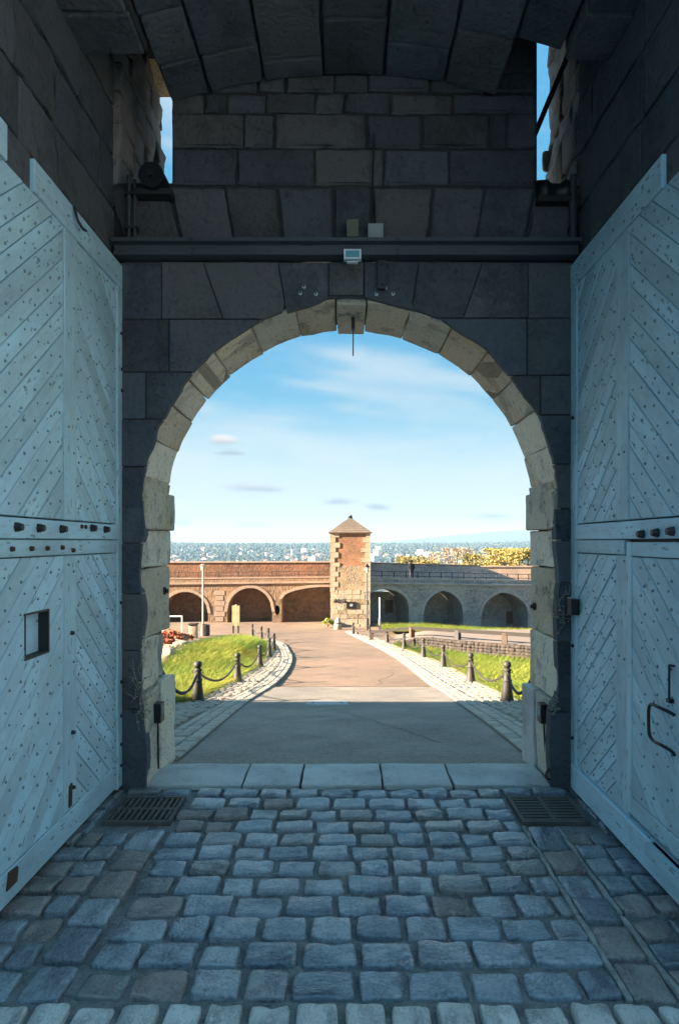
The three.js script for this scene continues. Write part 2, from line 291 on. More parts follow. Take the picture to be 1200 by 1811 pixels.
// ground profile outside the gate (depth -> height)
const GT = [[5.3, 0], [8, -0.38], [12, -1.08], [16.5, -1.67], [21.6, -2.25], [25.4, -2.58], [28.8, -2.86], [33, -3.22], [38, -3.65], [43, -4.05], [50, -4.5], [60, -4.8], [80, -5]];
function table(tb, z) { if (z <= tb[0][0]) return tb[0].slice(1); const n = tb.length; if (z >= tb[n - 1][0]) return tb[n - 1].slice(1); let k = 0; while (z > tb[k + 1][0]) k++; const t = (z - tb[k][0]) / (tb[k + 1][0] - tb[k][0]); return tb[k].slice(1).map((v, i) => { const p0 = tb[Math.max(0, k - 1)], p1 = tb[k], p2 = tb[k + 1], p3 = tb[Math.min(n - 1, k + 2)]; const m1 = (p2[i + 1] - p0[i + 1]) / (p2[0] - p0[0]) * (p2[0] - p1[0]), m2 = (p3[i + 1] - p1[i + 1]) / (p3[0] - p1[0]) * (p2[0] - p1[0]); const t2 = t * t, t3 = t2 * t; return (2 * t3 - 3 * t2 + 1) * p1[i + 1] + (t3 - 2 * t2 + t) * m1 + (3 * t2 - 2 * t3) * p2[i + 1] + (t3 - t2) * m2; }); }
const gz = z => table(GT, z)[0];
const gh = (x, z) => gz(z) - 0.9 * step(4, 15, x) * step(40, 55, z);
// sheet: rows of z, columns between xl(z) and xr(z), height fn
function sheet(z0, z1, nz, nx, xl, xr, hf, lift = 0) {
  const pos = [], uv = [], idx = [];
  for (let j = 0; j <= nz; j++) { const z = lerp(z0, z1, j / nz), a = xl(z), b = xr(z); for (let i = 0; i <= nx; i++) { const x = lerp(a, b, i / nx); pos.push(x, hf(x, z) + lift, -z); uv.push(x, z); } }
  for (let j = 0; j < nz; j++) for (let i = 0; i < nx; i++) { const a = j * (nx + 1) + i, b = a + 1, c = a + nx + 1, d = c + 1; idx.push(a, b, d, a, d, c); }
  const g = new THREE.BufferGeometry(); g.setAttribute('position', new THREE.Float32BufferAttribute(pos, 3)); g.setAttribute('uv', new THREE.Float32BufferAttribute(uv, 2)); g.setIndex(idx); g.computeVertexNormals(); return g;
}
function stains(g, f, amp) { const p = g.attributes.position, c = new Float32Array(p.count * 3); for (let i = 0; i < p.count; i++) { const n = fbm3(p.getX(i) * f, p.getZ(i) * f * 0.6, 5, 4), k = 1 + amp * n; c.set([k * (1 + 0.05 * n), k, k * (1 - 0.05 * n)], 3 * i); } g.setAttribute('color', new THREE.BufferAttribute(c, 3)); return g; }
// ================================================================== GATEHOUSE
const ZI = 4.86, ZO = 5.55, ZF = 6.0, TOPY = 8.7;         // inner face, end of the arch reveal, outer face, roof line
const AX = 0.032, AY = 1.985, AR = 1.482;                 // gate arch: centre and radius
const SLOT_L = [-1.67, -1.25, 4.33, 5.68], SLOT_R = [1.37, 1.83, 4.31, 6.2];
const gatehouse = thing('gatehouse', 'dark stone gatehouse passage with round-arched gateway, barrel vault and beam slots', 'gatehouse');
function archPath(p, cx, cy, r, x0, x1, y0) { p.moveTo(x0, y0); p.lineTo(x0, cy); for (let i = 0; i <= 40; i++) { const a = Math.PI * (1 - i / 40); p.lineTo(cx + r * Math.cos(a), cy + r * Math.sin(a)); } p.lineTo(x1, cy); p.lineTo(x1, y0); p.closePath(); return p; }
const rectPath = (x0, x1, y0, y1) => { const p = new THREE.Path(); p.moveTo(x0, y0); p.lineTo(x1, y0); p.lineTo(x1, y1); p.lineTo(x0, y1); p.closePath(); return p; };
function wallShape(x0, x1, y0, y1, holes) { const s = new THREE.Shape(); s.moveTo(x0, y0); s.lineTo(x1, y0); s.lineTo(x1, y1); s.lineTo(x0, y1); s.closePath(); s.holes.push(...holes); return s; }
// mortar core of the gate wall, stones stand proud of it
const REAR = -2.32;                                        // the passage opens to the court here: the camera stands just outside its mouth
const innerWall = mesh('inner_wall', new THREE.ExtrudeGeometry(wallShape(-1.9, 1.9, -0.3, 6.4, [archPath(new THREE.Path(), AX, AY, AR + 0.05, AX - AR - 0.05, AX + AR + 0.05, -0.25), rectPath(...SLOT_L), rectPath(...SLOT_R)]), { depth: ZO - 0.03 - ZI - 0.025, bevelEnabled: false }).translate(0, 0, -(ZO - 0.03)), M.mortar, gatehouse);
{
  // outer leaf of the wall: the rebate of the drawbridge is wider than the arch
  mesh('outer_wall', new THREE.ExtrudeGeometry(wallShape(-1.9, 1.9, -0.3, 6.4, [rectPath(-1.8, 1.84, -0.25, 4.05), rectPath(...SLOT_L), rectPath(...SLOT_R)]), { depth: ZF - ZO + 0.028, bevelEnabled: false }).translate(0, 0, -ZF), M.pale[3], gatehouse);
  mesh('upper_wall', box(-1.9, 1.9, 6.402, TOPY, -ZF, -4.89), M.mortar, gatehouse);
  for (const s of [-1, 1]) {
    mesh('wing_wall', box(s * 1.902, s < 0 ? -62 : 30, -3, TOPY, -ZF, -4.86), M.pale[3], gatehouse);
    mesh('wing_wall', box(s * 1.725, s < 0 ? -62 : 30, -3, TOPY - 0.003, -4.858, REAR), M.mortar, gatehouse);
  }
  mesh('roof_mass', box(-1.72, 1.72, 5.6, TOPY - 0.002, -4.885, REAR - 0.002), M.mortar, gatehouse);
}
const addStone = (parent, name, poly, t, m, z, c = 0.012, jit = 0.006) => { const g = prism(poly, t, c, 0, R0() * 3, R0() * 3); if (!g) return; const o = mesh(name, g, m, parent); o.position.z = z + rr(-jit, jit); o.rotation.x = rr(-1, 1) * 0.0; return o; };
// ---- ashlar above the beam (photo courses), stones in x / y on the inner face
{
  const X = px => (px - CX) * ZI / F, Y = py => EYE + (CY - py) * ZI / F, g = 0.007;
  const row = (y0, y1, xs, slant = 0) => { for (let i = 0; i < xs.length - 1; i++) { const mid = (xs.length - 1) / 2, s0 = slant * (i - mid), s1 = slant * (i + 1 - mid); const w = () => rr(-0.006, 0.006); const a = X(xs[i]) + g, b = X(xs[i + 1]) - g; addStone(innerWall, 'stone', roughPoly([[a + w(), Y(y0) + g + w()], [b + w(), Y(y0) + g + w()], [b + s1 * 0.012 + w(), Y(y1) - g + w()], [a + s0 * 0.012 + w(), Y(y1) - g + w()]], 0.012, R0), 0.3, pick(M.sootShade), -ZI); } };
  row(470, 430, [217, 330, 440, 560, 690, 800, 910, 1007]);
  row(430, 330, [217, 320, 413, 497, 590, 655, 755, 840, 925, 1007], 2.2);
  row(328, 262, [303, 418, 555, 678, 793, 949]);
  row(262, 200, [303, 430, 484, 647, 745, 865, 896, 949]);
  row(200, 163, [303, 360, 400, 470, 557, 607, 690, 800, 949]);
  row(163, 128, [303, 372, 455, 505, 590, 650, 760, 860, 949]);
  row(128, 60, [303, 420, 560, 700, 830, 949]);
}
// ---- ring of the gate arch: voussoirs run right through the reveal, passage face sooty, with shade put into its colour
function voussoir(a0, a1, r0, r1, zn, zf, seed, mats) {
  const na = 5, L = AR * (a1 - a0);
  const g = block(na, 4, 5, [L, r1 - r0, zf - zn], 0.012, 0.012, 7, seed, (u, v, w) => { const a = a0 + (a1 - a0) * (1 - u), r = r0 + v * (r1 - r0), x = AX + r * Math.cos(a), y = AY + r * Math.sin(a); return [clamp(x, -1.715, 1.715), y, -(zn + (1 - w) * (zf - zn))]; });
  return g;
}
{
  const r = rng(12);
  // joint angles measured from the photograph, degrees from the right springing
  const L = [180, 171, 160.5, 150, 141.5, 131, 118.5, 105.5, 94.2], Rr = [85.4, 73.5, 61, 49, 38.5, 28, 17.5, 8, 0];
  let k = 0;
  const ring = mesh('arch_core', new THREE.TorusGeometry(AR + 0.12, 0.05, 6, 40, Math.PI).translate(AX, AY, -5.3), M.mortar, gatehouse);
  for (const set of [L, Rr]) for (let i = 0; i < set.length - 1; i++) {
    const a1 = (set[i] - 0.0) * Math.PI / 180, a0 = (set[i + 1] + 0.0) * Math.PI / 180, jr = (r() - 0.5) * 0.016;
    mesh('voussoir', voussoir(a0, a1, AR + jr, AR + 0.32, ZI - 0.005, ZO + (r() - 0.5) * 0.03, 20 + k++, null), pick(M.pale, r), ring);
  }
  mesh('keystone', voussoir(85.7 * Math.PI / 180, 93.9 * Math.PI / 180, AR - 0.012, AR + 0.3, ZI + 0.03, ZO + 0.02, 60), M.pale[1], ring);
  // black passage face around the ring: mortar bed, then radial stones and the blocks beyond them
  mesh('mortar_bed', new THREE.ExtrudeGeometry(wallShape(-1.66, 1.66, -0.06, 3.735, [archPath(new THREE.Path(), AX, AY, AR + 0.02, AX - AR - 0.02, AX + AR + 0.02, -0.055)]), { depth: 0.016, bevelEnabled: false }).translate(0, 0, -(ZI - 0.012)), M.mortar, innerWall);
  // coursed stones stepping up to the arch; each is cut by the arc on its lower edge
  const arc = (y, s) => { const d = y - AY, rad = AR - 0.004 + 0.012 * vn(y * 9, s * 5, 1) + 0.005 * vn(y * 40, s * 3, 2); return d < rad ? AX + s * Math.sqrt(Math.max(0, rad * rad - Math.max(0, d) ** 2)) : AX; };
  const cutStone = (y0, y1, lo, hi) => { const gs = [], n = 8, s = r() * 5, g = 0.005; y0 += g; y1 -= g; for (let q = 0; q < n; q++) { const a = lerp(y0, y1, q / n), b = lerp(y0, y1, (q + 1) / n); let w = [[lo(a) + g, a], [hi(a) - g, a], [hi(b) - g, b], [lo(b) + g, b]]; if (w[1][0] <= w[0][0]) w[1][0] = w[0][0]; if (w[2][0] <= w[3][0]) w[2][0] = w[3][0]; w = clean(w, 1e-3); if (w.length > 2 && Math.abs(area(w)) > 2e-5) { const k = prism(w, 0.05, 0.0005, 0, s, s); if (k) gs.push(k); } } if (gs.length) { const o = mesh('stone', merge(gs), pick(M.sootShade, r), innerWall); o.position.z = -(ZI - 0.05) - rr(0, 0.014, r); } };
  for (const s of [-1, 1]) {
    const edge = y => s * 1.66, A = y => arc(y, s), cut = (x, sl = 0) => y => s * (x - sl * (y - 3.3)), between = (y0, y1, f, g) => s < 0 ? cutStone(y0, y1, f, g) : cutStone(y0, y1, g, f);
    const lim = f => y => { const a = A(y), c = f(y); return y < AY + AR ? (s < 0 ? Math.min(a, c) : Math.max(a, c)) : c; };
    const jy = () => rr(-0.04, 0.04, r), Y = [AY, 2.31 + jy(), 2.63 + jy(), 2.96 + jy(), 3.3 + jy(), 3.735];
    between(Y[0], Y[1], edge, A); between(Y[1], Y[2], edge, A);
    const c0 = 1.4 + jy(); between(Y[2], Y[3], edge, cut(c0)); between(Y[2], Y[3], cut(c0), A);
    const c1 = 1.28 + jy(); between(Y[3], Y[4], edge, cut(c1)); between(Y[3], Y[4], cut(c1), A);
    const c2 = [1.3 + jy(), 0.84 + jy(), 0.43 + jy(), 0.125], sl = [0, -0.35, -0.16, 0];
    between(Y[4], Y[5], edge, cut(c2[0])); for (let k = 0; k < 3; k++) between(Y[4], Y[5], cut(c2[k], sl[k]), lim(cut(c2[k + 1], sl[k + 1])));
  }
  cutStone(AY + AR + 0.03, 3.735, () => -0.125, () => 0.125);
  // ---- jamb stones: [y0, y1, face x near, face x far, zfar]
  const jambs = [[1.985, 1.84, -1.415, -1.398, ZO], [1.835, 1.56, -1.452, -1.432, ZO - 0.02], [1.555, 1.03, -1.458, -1.437, ZO], [1.025, 0.66, -1.45, -1.44, 5.22], [0.655, -0.05, -1.428, -1.425, 5.2]];
  const jb = (side, y1, y0, xn, xf, zn, zf, seed, rough, m) => {
    const g = block(5, 9, 9, [0.34, y1 - y0, zf - zn], 0.014, rough * 0.7, 7, seed, (u, v, w) => { const d = 1 - w, x = -1.76 + u * (lerp(xn, xf, d) + 1.76); return [side * (x) + (side > 0 ? 0 : 0.064), y0 + v * (y1 - y0), -(zn + d * (zf - zn))]; });
    if (side < 0) { const ix = g.index; for (let i = 0; i < ix.count; i += 3) { const a = ix.getX(i); ix.setX(i, ix.getX(i + 1)); ix.setX(i + 1, a); } const nn = g.attributes.normal; g.computeVertexNormals(); }
    return mesh('jamb_stone', g, m, ring);
  };
  for (const side of [1, -1]) {
    let q = side > 0 ? 100 : 130;
    jb(side, 2.13, 1.84, -1.42, -1.397, ZI - 0.004, ZO + 0.01, q++, 0.014, M.pale[2]);   // impost
    jb(side, 1.834, 1.56, -1.452, -1.432, ZI - 0.004, ZO, q++, 0.018, M.pale[0]);
    jb(side, 1.554, 1.05, -1.456, -1.437, ZI - 0.004, ZO - 0.01, q++, 0.026, M.pale[3]);
    if (side > 0) {
      jb(side, 1.044, 0.67, -1.45, -1.446, ZI - 0.004, 5.24, q++, 0.02, M.pale[4]);
      jb(side, 1.03, 0.69, -1.49, -1.475, 5.25, ZO - 0.05, q++, 0.06, M.kerb[2]);      // broken stone
      jb(side, 0.66, -0.06, -1.425, -1.425, ZI - 0.004, 5.2, q++, 0.026, M.pale[2]);
      jb(side, 0.67, -0.06, -1.42, -1.402, 5.21, ZO + 0.02, q++, 0.03, M.pale[5]);
    } else {
      jb(side, 1.044, 0.6, -1.44, -1.43, ZI - 0.004, ZO, q++, 0.02, M.pale[5]);
      jb(side, 0.594, -0.06, -1.43, -1.415, ZI - 0.004, 5.3, q++, 0.03, M.pale[1]);
      jb(side, 0.594, -0.06, -1.40, -1.372, 5.305, ZO + 0.02, q++, 0.016, M.slab[1]);
    }
    // black facing of the jambs on the passage side
    const x0 = side > 0 ? -1.66 : 1.66;
    let y = -0.06; const hs = side > 0 ? [0.62, 0.42, 0.4, 0.36, 0.305] : [0.6, 0.5, 0.42, 0.3, 0.225];
    for (const h of hs) {
      const e = (yy) => (side > 0 ? -1.43 - 0.025 * vn(yy * 4, 3, 9) - (yy > 0.62 && yy < 1.8 ? 0.025 : 0) : 1.475 + 0.02 * vn(yy * 4, 8, 2) + (yy > 0.6 ? 0.02 : -0.02));
      const p = []; for (let i = 0; i <= 5; i++) { const yy = y + 0.004 + (h - 0.008) * i / 5; p.push([e(yy), yy]); }
      const gs = []; for (let i = 0; i < 5; i++) { const g = prism([[x0, p[i][1]], p[i], p[i + 1], [x0, p[i + 1][1]]], 0.1, 0.0005, 0, y, y); if (g) gs.push(g); }
      const o = mesh('stone', merge(gs), pick(M.sootShade, r), innerWall); o.position.z = -(ZI - 0.05) - rr(0, 0.012, r);
      y += h;
    }
  }
}
// ---- side walls with ashlar above the doors
for (const side of [-1, 1]) {
  const wallG = mesh('side_wall', box(side * 1.66 + (side > 0 ? 0.02 : -0.06), side * 1.66 + (side > 0 ? 0.06 : -0.02), -0.3, 5.55, -ZI, REAR - 0.004), M.mortar, gatehouse);
  const r = rng(side > 0 ? 41 : 43), ys = [3.3, 3.78, 4.12, 4.5, 4.86, 5.2];
  for (let j = 0; j < ys.length - 1; j++) {
    let z = 2.2 + rr(0, 0.4, r);
    while (z < ZI - 0.05) {
      let z1 = z + rr(0.42, 0.85, r); if (z1 > ZI - 0.2) z1 = ZI - 0.005;
      const w = () => rr(-0.007, 0.007, r), x = v => side < 0 ? v : -v;
      const poly = [[x(z + 0.006) + w(), ys[j] + 0.006 + w()], [x(z1 - 0.006) + w(), ys[j] + 0.006 + w()], [x(z1 - 0.006) + w(), ys[j + 1] - 0.006 + w()], [x(z + 0.006) + w(), ys[j + 1] - 0.006 + w()]];
      const g = prism(roughPoly(side < 0 ? poly : poly.slice().reverse(), 0.014, r), 0.05, 0.006, 0, r() * 3, r() * 3);
      g.rotateY(-side * Math.PI / 2).translate(side * (1.66 - rr(0, 0.012, r)), 0, 0);
      mesh('stone', g, pick(M.sootShade, r), wallG);
      z = z1;
    }
  }
}
// ---- slots: rough rubble cheeks seen against the sky
for (const [s, side] of [[SLOT_L, -1], [SLOT_R, 1]]) {
  const r = rng(60 + side); let y = s[2] - 0.02, k = 0;
  const xo = side < 0 ? s[0] : s[1];
  while (y < s[3]) {
    const h = rr(0.16, 0.3, r); let z = ZI + 0.0;
    while (z < ZF + 0.02) { const d = rr(0.22, 0.4, r), z1 = Math.min(z + d, ZF + 0.05), th = rr(0.03, 0.075, r);
      const g = block(3, 4, 4, [0.16, h, z1 - z], 0.025, 0.035, 8, 200 + k++ + side * 50).translate(xo - side * (th - 0.08), y + h / 2, -(z + z1) / 2);
      mesh('rubble_stone', g, pick(M.cheek, r), innerWall); z = z1; }
    y += h;
  }
}
// ---- vault
{
  const vy = x => 5.09 - 0.13 * x * x;
  const prof = new THREE.Shape(); prof.moveTo(-1.25, 5.6); for (let i = 0; i <= 12; i++) { const x = lerp(-1.25, 1.08, i / 12); prof.lineTo(x, vy(x) + 0.03); } prof.lineTo(1.08, 5.6); prof.closePath();
  const vault = mesh('vault', new THREE.ExtrudeGeometry(prof, { depth: REAR - 0.006 + ZI - 0.03, bevelEnabled: false }).translate(0, 0, -(ZI - 0.03)), M.mortar, gatehouse);
  mesh('vault_haunch', box(-1.66, -1.252, 4.84, 5.6, -4.28, REAR - 0.006), M.mortar, gatehouse);
  mesh('vault_haunch', box(1.082, 1.66, 4.95, 5.6, -4.3, REAR - 0.006), M.mortar, gatehouse);
  const r = rng(91), cols = [-1.25, -0.975, -0.585, -0.16, 0.265, 0.7, 1.075, 1.36];
  for (let i = 0; i < cols.length - 1; i++) {
    let z = 3.0 + rr(0, 0.35, r);
    const zEnd = i === cols.length - 2 ? 4.3 : ZI;
    while (z < zEnd - 0.08) {
      let z1 = z + rr(0.38, 0.62, r); if (z1 > zEnd - 0.16) z1 = zEnd - 0.006;
      const x0 = cols[i] + 0.008, x1 = cols[i + 1] - 0.008, t = rr(0, 0.009, r), zz = [z, z1];
      const g = block(5, 2, 5, [x1 - x0, 0.2, z1 - z - 0.014], 0.014, 0.013, 5, 300 + i * 13 + Math.floor(z * 10), (u, v, w) => { const x = lerp(x0, x1, u); return [x, vy(x) - 0.012 + t + v * 0.2, -(lerp(zz[1] - 0.007, zz[0] + 0.007, w))]; });
      mesh('stone', g, pick(M.sootShade, r), vault); z = z1;
    }
  }
  mesh('slot_lintel', box(1.083, 1.66, 5.36, 5.598, -4.884, -4.302), M.sootShade[1], vault); mesh('slot_lintel', box(-1.66, -1.252, 5.42, 5.598, -4.884, -4.282), M.sootShade[3], vault);
  for (const [x0, x1, y] of [[-1.66, -1.27, 4.82], [1.38, 1.66, 4.78]]) { let z = 2.9; while (z < 4.2) { const z1 = Math.min(4.29, z + rr(0.4, 0.6, r)); mesh('stone', block(3, 2, 4, [x1 - x0, 0.16, z1 - z - 0.014], 0.014, 0.016, 5, 380 + Math.floor(z * 9 + x0)).translate((x0 + x1) / 2, y + 0.08, -(z + z1) / 2), pick(M.sootShade, r), vault); z = z1; } }
}
// ================================================================== FLOOR OF THE PASSAGE
const floor = struct('passage_floor', (() => { const g = new THREE.PlaneGeometry(3.4, REAR + 4.86, 1, 1).rotateX(-Math.PI / 2).translate(0, -0.03, REAR - (REAR + 4.86) / 2); const uv = g.attributes.uv; for (let i = 0; i < uv.count; i++) uv.setXY(i, uv.getX(i) * 3.4, uv.getY(i) * (REAR + 4.86)); return g; })(), M.joint);
{
  const r = rng(501), V = [];
  for (let k = 0; k < 14; k++) V.push(block(8, 3, 7, [0.2, 0.1, 0.165], 0.017, 0.011, 13, 400 + k));
  const cob = (x0, x1, z0, z1, mats, vset = V) => {
    const g = pick(vset, r), w = x1 - x0, d = z1 - z0;
    const o = mesh('cobble', g, pick(mats, r), floor);
    o.scale.set(w / 0.205, 1, d / 0.17); o.position.set((x0 + x1) / 2, -0.05 + rr(-0.011, 0.007, r), -(z0 + z1) / 2); o.rotation.set(rr(-0.045, 0.045, r), (r() < 0.5 ? Math.PI : 0) + rr(-0.035, 0.035, r), rr(-0.03, 0.03, r));
  };
  const mats = () => r() < 0.05 ? M.cobRed : M.cobbles;
  const rows = [4.83, 4.66, 4.47, 4.29, 4.11, 3.93, 3.76, 3.58, 3.39, 3.19, 2.99, 2.8, 2.6];
  const grate = (x, z) => (Math.abs(x) > 1.07 && z > 4.18);
  for (let j = 0; j < rows.length - 1; j++) {
    let x = -1.07 + rr(-0.04, 0.02, r); const z1 = rows[j], z0 = rows[j + 1];
    while (x < 1.04) { let w = rr(0.175, 0.265, r); if (x + w > 1.0) w = 1.085 - x; const jit = rr(-0.008, 0.008, r); cob(x + 0.008, x + w - 0.008, z0 + 0.02 + jit, z1 - 0.017 + jit, x < -0.75 && r() < 0.3 ? M.cobRed : mats()); x += w; }
    for (const s of [-1, 1]) { // outer strips beside the doors
      if (grate(s * 1.4, (z0 + z1) / 2)) { cob(...(s < 0 ? [-1.66, -1.575] : [1.575, 1.66]), z0 + 0.01, z1 - 0.01, mats()); continue; }
      let xx = 1.305; while (xx < 1.62) { let w = rr(0.11, 0.2, r); if (xx + w > 1.6) w = 1.66 - xx; const a = s * xx, b = s * (xx + w); cob(Math.min(a, b) + 0.008, Math.max(a, b) - 0.008, z0 + 0.018, z1 - 0.016, r() < 0.28 ? M.cobRed : M.cobbles); xx += w; }
    }
  }
  for (const s of [-1, 1]) { let z = 2.6; while (z < 4.15) { let d = rr(0.22, 0.3, r); if (z + d > 4.08) d = 4.17 - z; const a = s * 1.095, b = s * 1.29; cob(Math.min(a, b) + 0.007, Math.max(a, b) - 0.007, z + 0.01, z + d - 0.01, r() < 0.2 ? M.cobRed : M.cobbles); z += d; } 
    cob(...(s < 0 ? [-1.3, -1.1] : [1.1, 1.3]), 4.74, 4.84, M.cobbles); cob(...(s < 0 ? [-1.54, -1.31] : [1.31, 1.54]), 4.74, 4.84, M.cobbles); }
  for (const x of [1.088, 1.294]) for (const [za, zb] of [[2.6, 3.2], [3.2, 3.72], [3.72, 4.2]]) mesh('mortar_line', block(3, 3, 12, [0.026, 0.03, zb - za - 0.01], 0.008, 0.012, 9, 1800 + Math.round(x * 100 + za * 10)).translate(x, -0.019, -(za + zb) / 2), M.mortarPale ??= mat([0.36, 0.36, 0.345], { map: T.cob, rep: 2, rough: 0.95 }), floor);
  // paler cross band nearest the court
  for (let k = 0; k < 2; k++) { let x = -1.66 + k * 0.06; while (x < 1.6) { const w = rr(0.15, 0.18, r); cob(x + 0.012, x + w - 0.012, 2.36 - k * 0.24, 2.58 - k * 0.24, M.cobPale); x += w; } }
}
const threshold = struct('threshold', box(-1.46, 1.5, -0.2, -0.03, -5.36, -4.84), M.mortar);
{
  const xs = [-1.44, -0.75, -0.33, 0.265, 0.77, 1.47], r = rng(33);
  for (let i = 0; i < 5; i++) mesh('threshold_slab', block(12, 3, 10, [xs[i + 1] - xs[i] - 0.012, 0.12, 0.475], 0.012, 0.008, 6, 700 + i).translate((xs[i] + xs[i + 1]) / 2, -0.052, -5.098), M.slab[i % 4], threshold);
}
// paved court behind the camera
struct('court', (() => { const g = new THREE.PlaneGeometry(90, 60).rotateX(-Math.PI / 2).translate(0, -0.03, REAR + 30.01); const uv = g.attributes.uv; for (let i = 0; i < uv.count; i++) uv.setXY(i, uv.getX(i) * 90, uv.getY(i) * 60); return g; })(), M.court);
{ const cw = thing('added_shade_wing', 'unseen long stone wing added to cast shade across the court', 'building', [-25, 0, REAR + 22]); mesh('wall', box(-6, 0, -0.5, 11.4, -21.9, 24), M.pale[3], cw); const s = new THREE.Shape(); s.moveTo(-6.4, 11.402); s.lineTo(0.4, 11.402); s.lineTo(-3, 12.8); s.closePath(); mesh('roof', new THREE.ExtrudeGeometry(s, { depth: 46.4, bevelEnabled: false }).translate(0, 0, -22.1), M.roofTile, cw); for (let i = 0; i < 9; i++) { const w = mesh('window', box(0, 0.02, 3, 4.6, -19 + i * 4.8, -18 + i * 4.8), M.black, cw); mesh('sill', box(0.0, 0.08, 2.88, 2.998, -19.1 + i * 4.8, -17.9 + i * 4.8), M.pale[0], w); } }  // unseen wing, added so the court lies in shade
// ================================================================== GATE LEAVES
// local x along the leaf (depth from the camera), y up, front at z = 0
function gateLeaf(side) {
  const left = side < 0;
  const leaf = thing('gate_leaf', left ? 'pale blue studded timber gate leaf with small square spy hatch' : 'pale blue studded timber gate leaf with wicket door and iron grip handle', 'gate', [side * 1.6, 0.02, 0], left ? Math.PI / 2 : -Math.PI / 2);
  const X = z => left ? z : -z;                         // depth -> local x
  const z0 = 2.55, zE = 4.84, zS0 = 3.845, zS1 = 4.02, zEdge = left ? 4.725 : 4.70, top = 3.69, r = rng(left ? 800 : 810);
  const rail0 = 1.655, rail1 = 1.85, botY = left ? 0.02 : 0.17, topIn = 3.52;
  const xa = Math.min(X(z0), X(zE)) + 0.01, xb = Math.max(X(z0), X(zE)) - 0.01;   // backing, open behind the spy hatch
  mesh('backing_board', left ? merge([box(xa, 3.375, 0.02, top - 0.02, -0.052, -0.03), box(3.655, xb, 0.02, top - 0.02, -0.052, -0.03), box(3.375, 3.655, 0.02, 1.135, -0.052, -0.03), box(3.375, 3.655, 1.37, top - 0.02, -0.052, -0.03)]) : box(xa, xb, 0.02, top - 0.02, -0.052, -0.03), M.oldWood, leaf);
  const P = (poly, t, m, name = 'plank', parent = leaf, zoff = 0, ang = 0, c = 0.005) => { const g = prism(poly, t, c, ang, r() * 5, r() * 5); if (!g) return; const o = mesh(name, g, m, parent); o.position.z = zoff + rr(-0.002, 0.002, r); return o; };
  const rect = (za, zb, ya, yb) => [[X(za), ya], [X(zb), ya], [X(zb), yb], [X(za), yb]];
  const studs = [];
  const stud = (z, y, s = 1, zo = 0) => studs.push(new THREE.SphereGeometry(0.009 * s, 6, 4, 0, Math.PI * 2, 0, Math.PI / 2).rotateX(Math.PI / 2).translate(X(z), y, zo));
  // chevron field: dir +1 planks climb away from the camera, -1 fall away
  const hatch = left ? [3.375, 3.655, 1.135, 1.37] : null;
  function field(za, zb, ya, yb, dir, parent, step0, zo = 0) {
    const th = 39 * Math.PI / 180 * dir, sl = Math.tan(th);          // y = sl*z + c
    const lo = Math.min(-sl * za, -sl * zb) + ya, hi = Math.max(-sl * za, -sl * zb) + yb;
    let c = lo + rr(-0.1, 0.05, r);
    const parts = [];
    while (c < hi) {
      const w = rr(0.12, 0.175, r) * step0, nrm = Math.hypot(sl, 1);
      let poly = [[za, ya], [zb, ya], [zb, yb], [za, yb]];
      poly = clipHalf(poly, sl / nrm, -1 / nrm, -(c + 0.0032) / nrm);
      poly = clipHalf(poly, -sl / nrm, 1 / nrm, (c + w - 0.0032) / nrm);
      poly = clean(poly);
      if (poly.length > 2 && Math.abs(area(poly)) > 0.0008) {
        const toL = p => p.map(q => [X(q[0]), q[1]]), ang = left ? th : -th, m = pick(M.paint, r), zj = zo + rr(-0.0035, 0.0025, r);
        const hit = hatch && parent === leaf && poly.some(q => q[1] < rail0) && za < hatch[1] && zb > hatch[0];
        if (!hit) { const g = prism(toL(poly), 0.03, 0.004, ang, r() * 5, r() * 5); if (g) mesh('plank', g, m, parent).position.z = zj; }
        else {
          const [ha, hb, hc, hd] = hatch, gs = [], ou = r() * 5;
          for (const cl of [p => clipHalf(p, 0, 1, hc), p => clipHalf(p, 0, -1, -hd), p => clipHalf(clipHalf(clipHalf(p, 0, -1, -hc), 0, 1, hd), 1, 0, ha), p => clipHalf(clipHalf(clipHalf(p, 0, -1, -hc), 0, 1, hd), -1, 0, -hb)]) { const q = clean(cl(poly)); if (q.length > 2 && Math.abs(area(q)) > 1e-5) { const g = prism(toL(q), 0.03, 0.0008, ang, ou, ou); if (g) gs.push(g); } }
          if (gs.length) mesh('plank', merge(gs), m, parent).position.z = zj;
        }
        // two staggered rows of studs per plank
        for (const [f, off] of [[0.28, 0], [0.72, 0.5]]) { let z = za + 0.035 + off * 0.075; while (z < zb - 0.02) { const y = sl * z + c + w * f + rr(-0.006, 0.006, r); if (y > ya + 0.02 && y < yb - 0.02 && !(hatch && z > hatch[0] - 0.02 && z < hatch[1] + 0.02 && y > hatch[2] - 0.02 && y < hatch[3] + 0.02 && parent === leaf)) stud(z + rr(-0.006, 0.006, r), y, rr(0.7, 1.15, r), zj - 0.001); z += 0.15; } }
      }
      c += w;
    }
  }
  const zN = left ? z0 : z0;
  // upper field
  field(zN, zS0 - 0.003, rail1 + 0.006, topIn - 0.004, left ? 1 : 1, leaf, 1);
  field(zS1 + 0.003, zEdge - 0.003, rail1 + 0.006, topIn - 0.004, -1, leaf, 0.92);
  // lower field
  if (left) field(zN, zS0 - 0.003, botY + 0.16, rail0 - 0.006, 1, leaf, 1);
  field(zS1 + 0.003, zEdge - 0.003, botY + (left ? 0.004 : 0.004), rail0 - 0.006, -1, leaf, 0.92);
  // frame boards: stiles and rails stand a little proud
  P(rect(zS0, zS1, rail1 + 0.004, topIn - 0.003), 0.036, M.paint[1], 'stile', leaf, 0.006, Math.PI / 2);
  P(rect(zS0, zS1, botY + (left ? 0.162 : 0.004), rail0 - 0.004), 0.036, M.paint[2], 'stile', leaf, 0.006, Math.PI / 2);
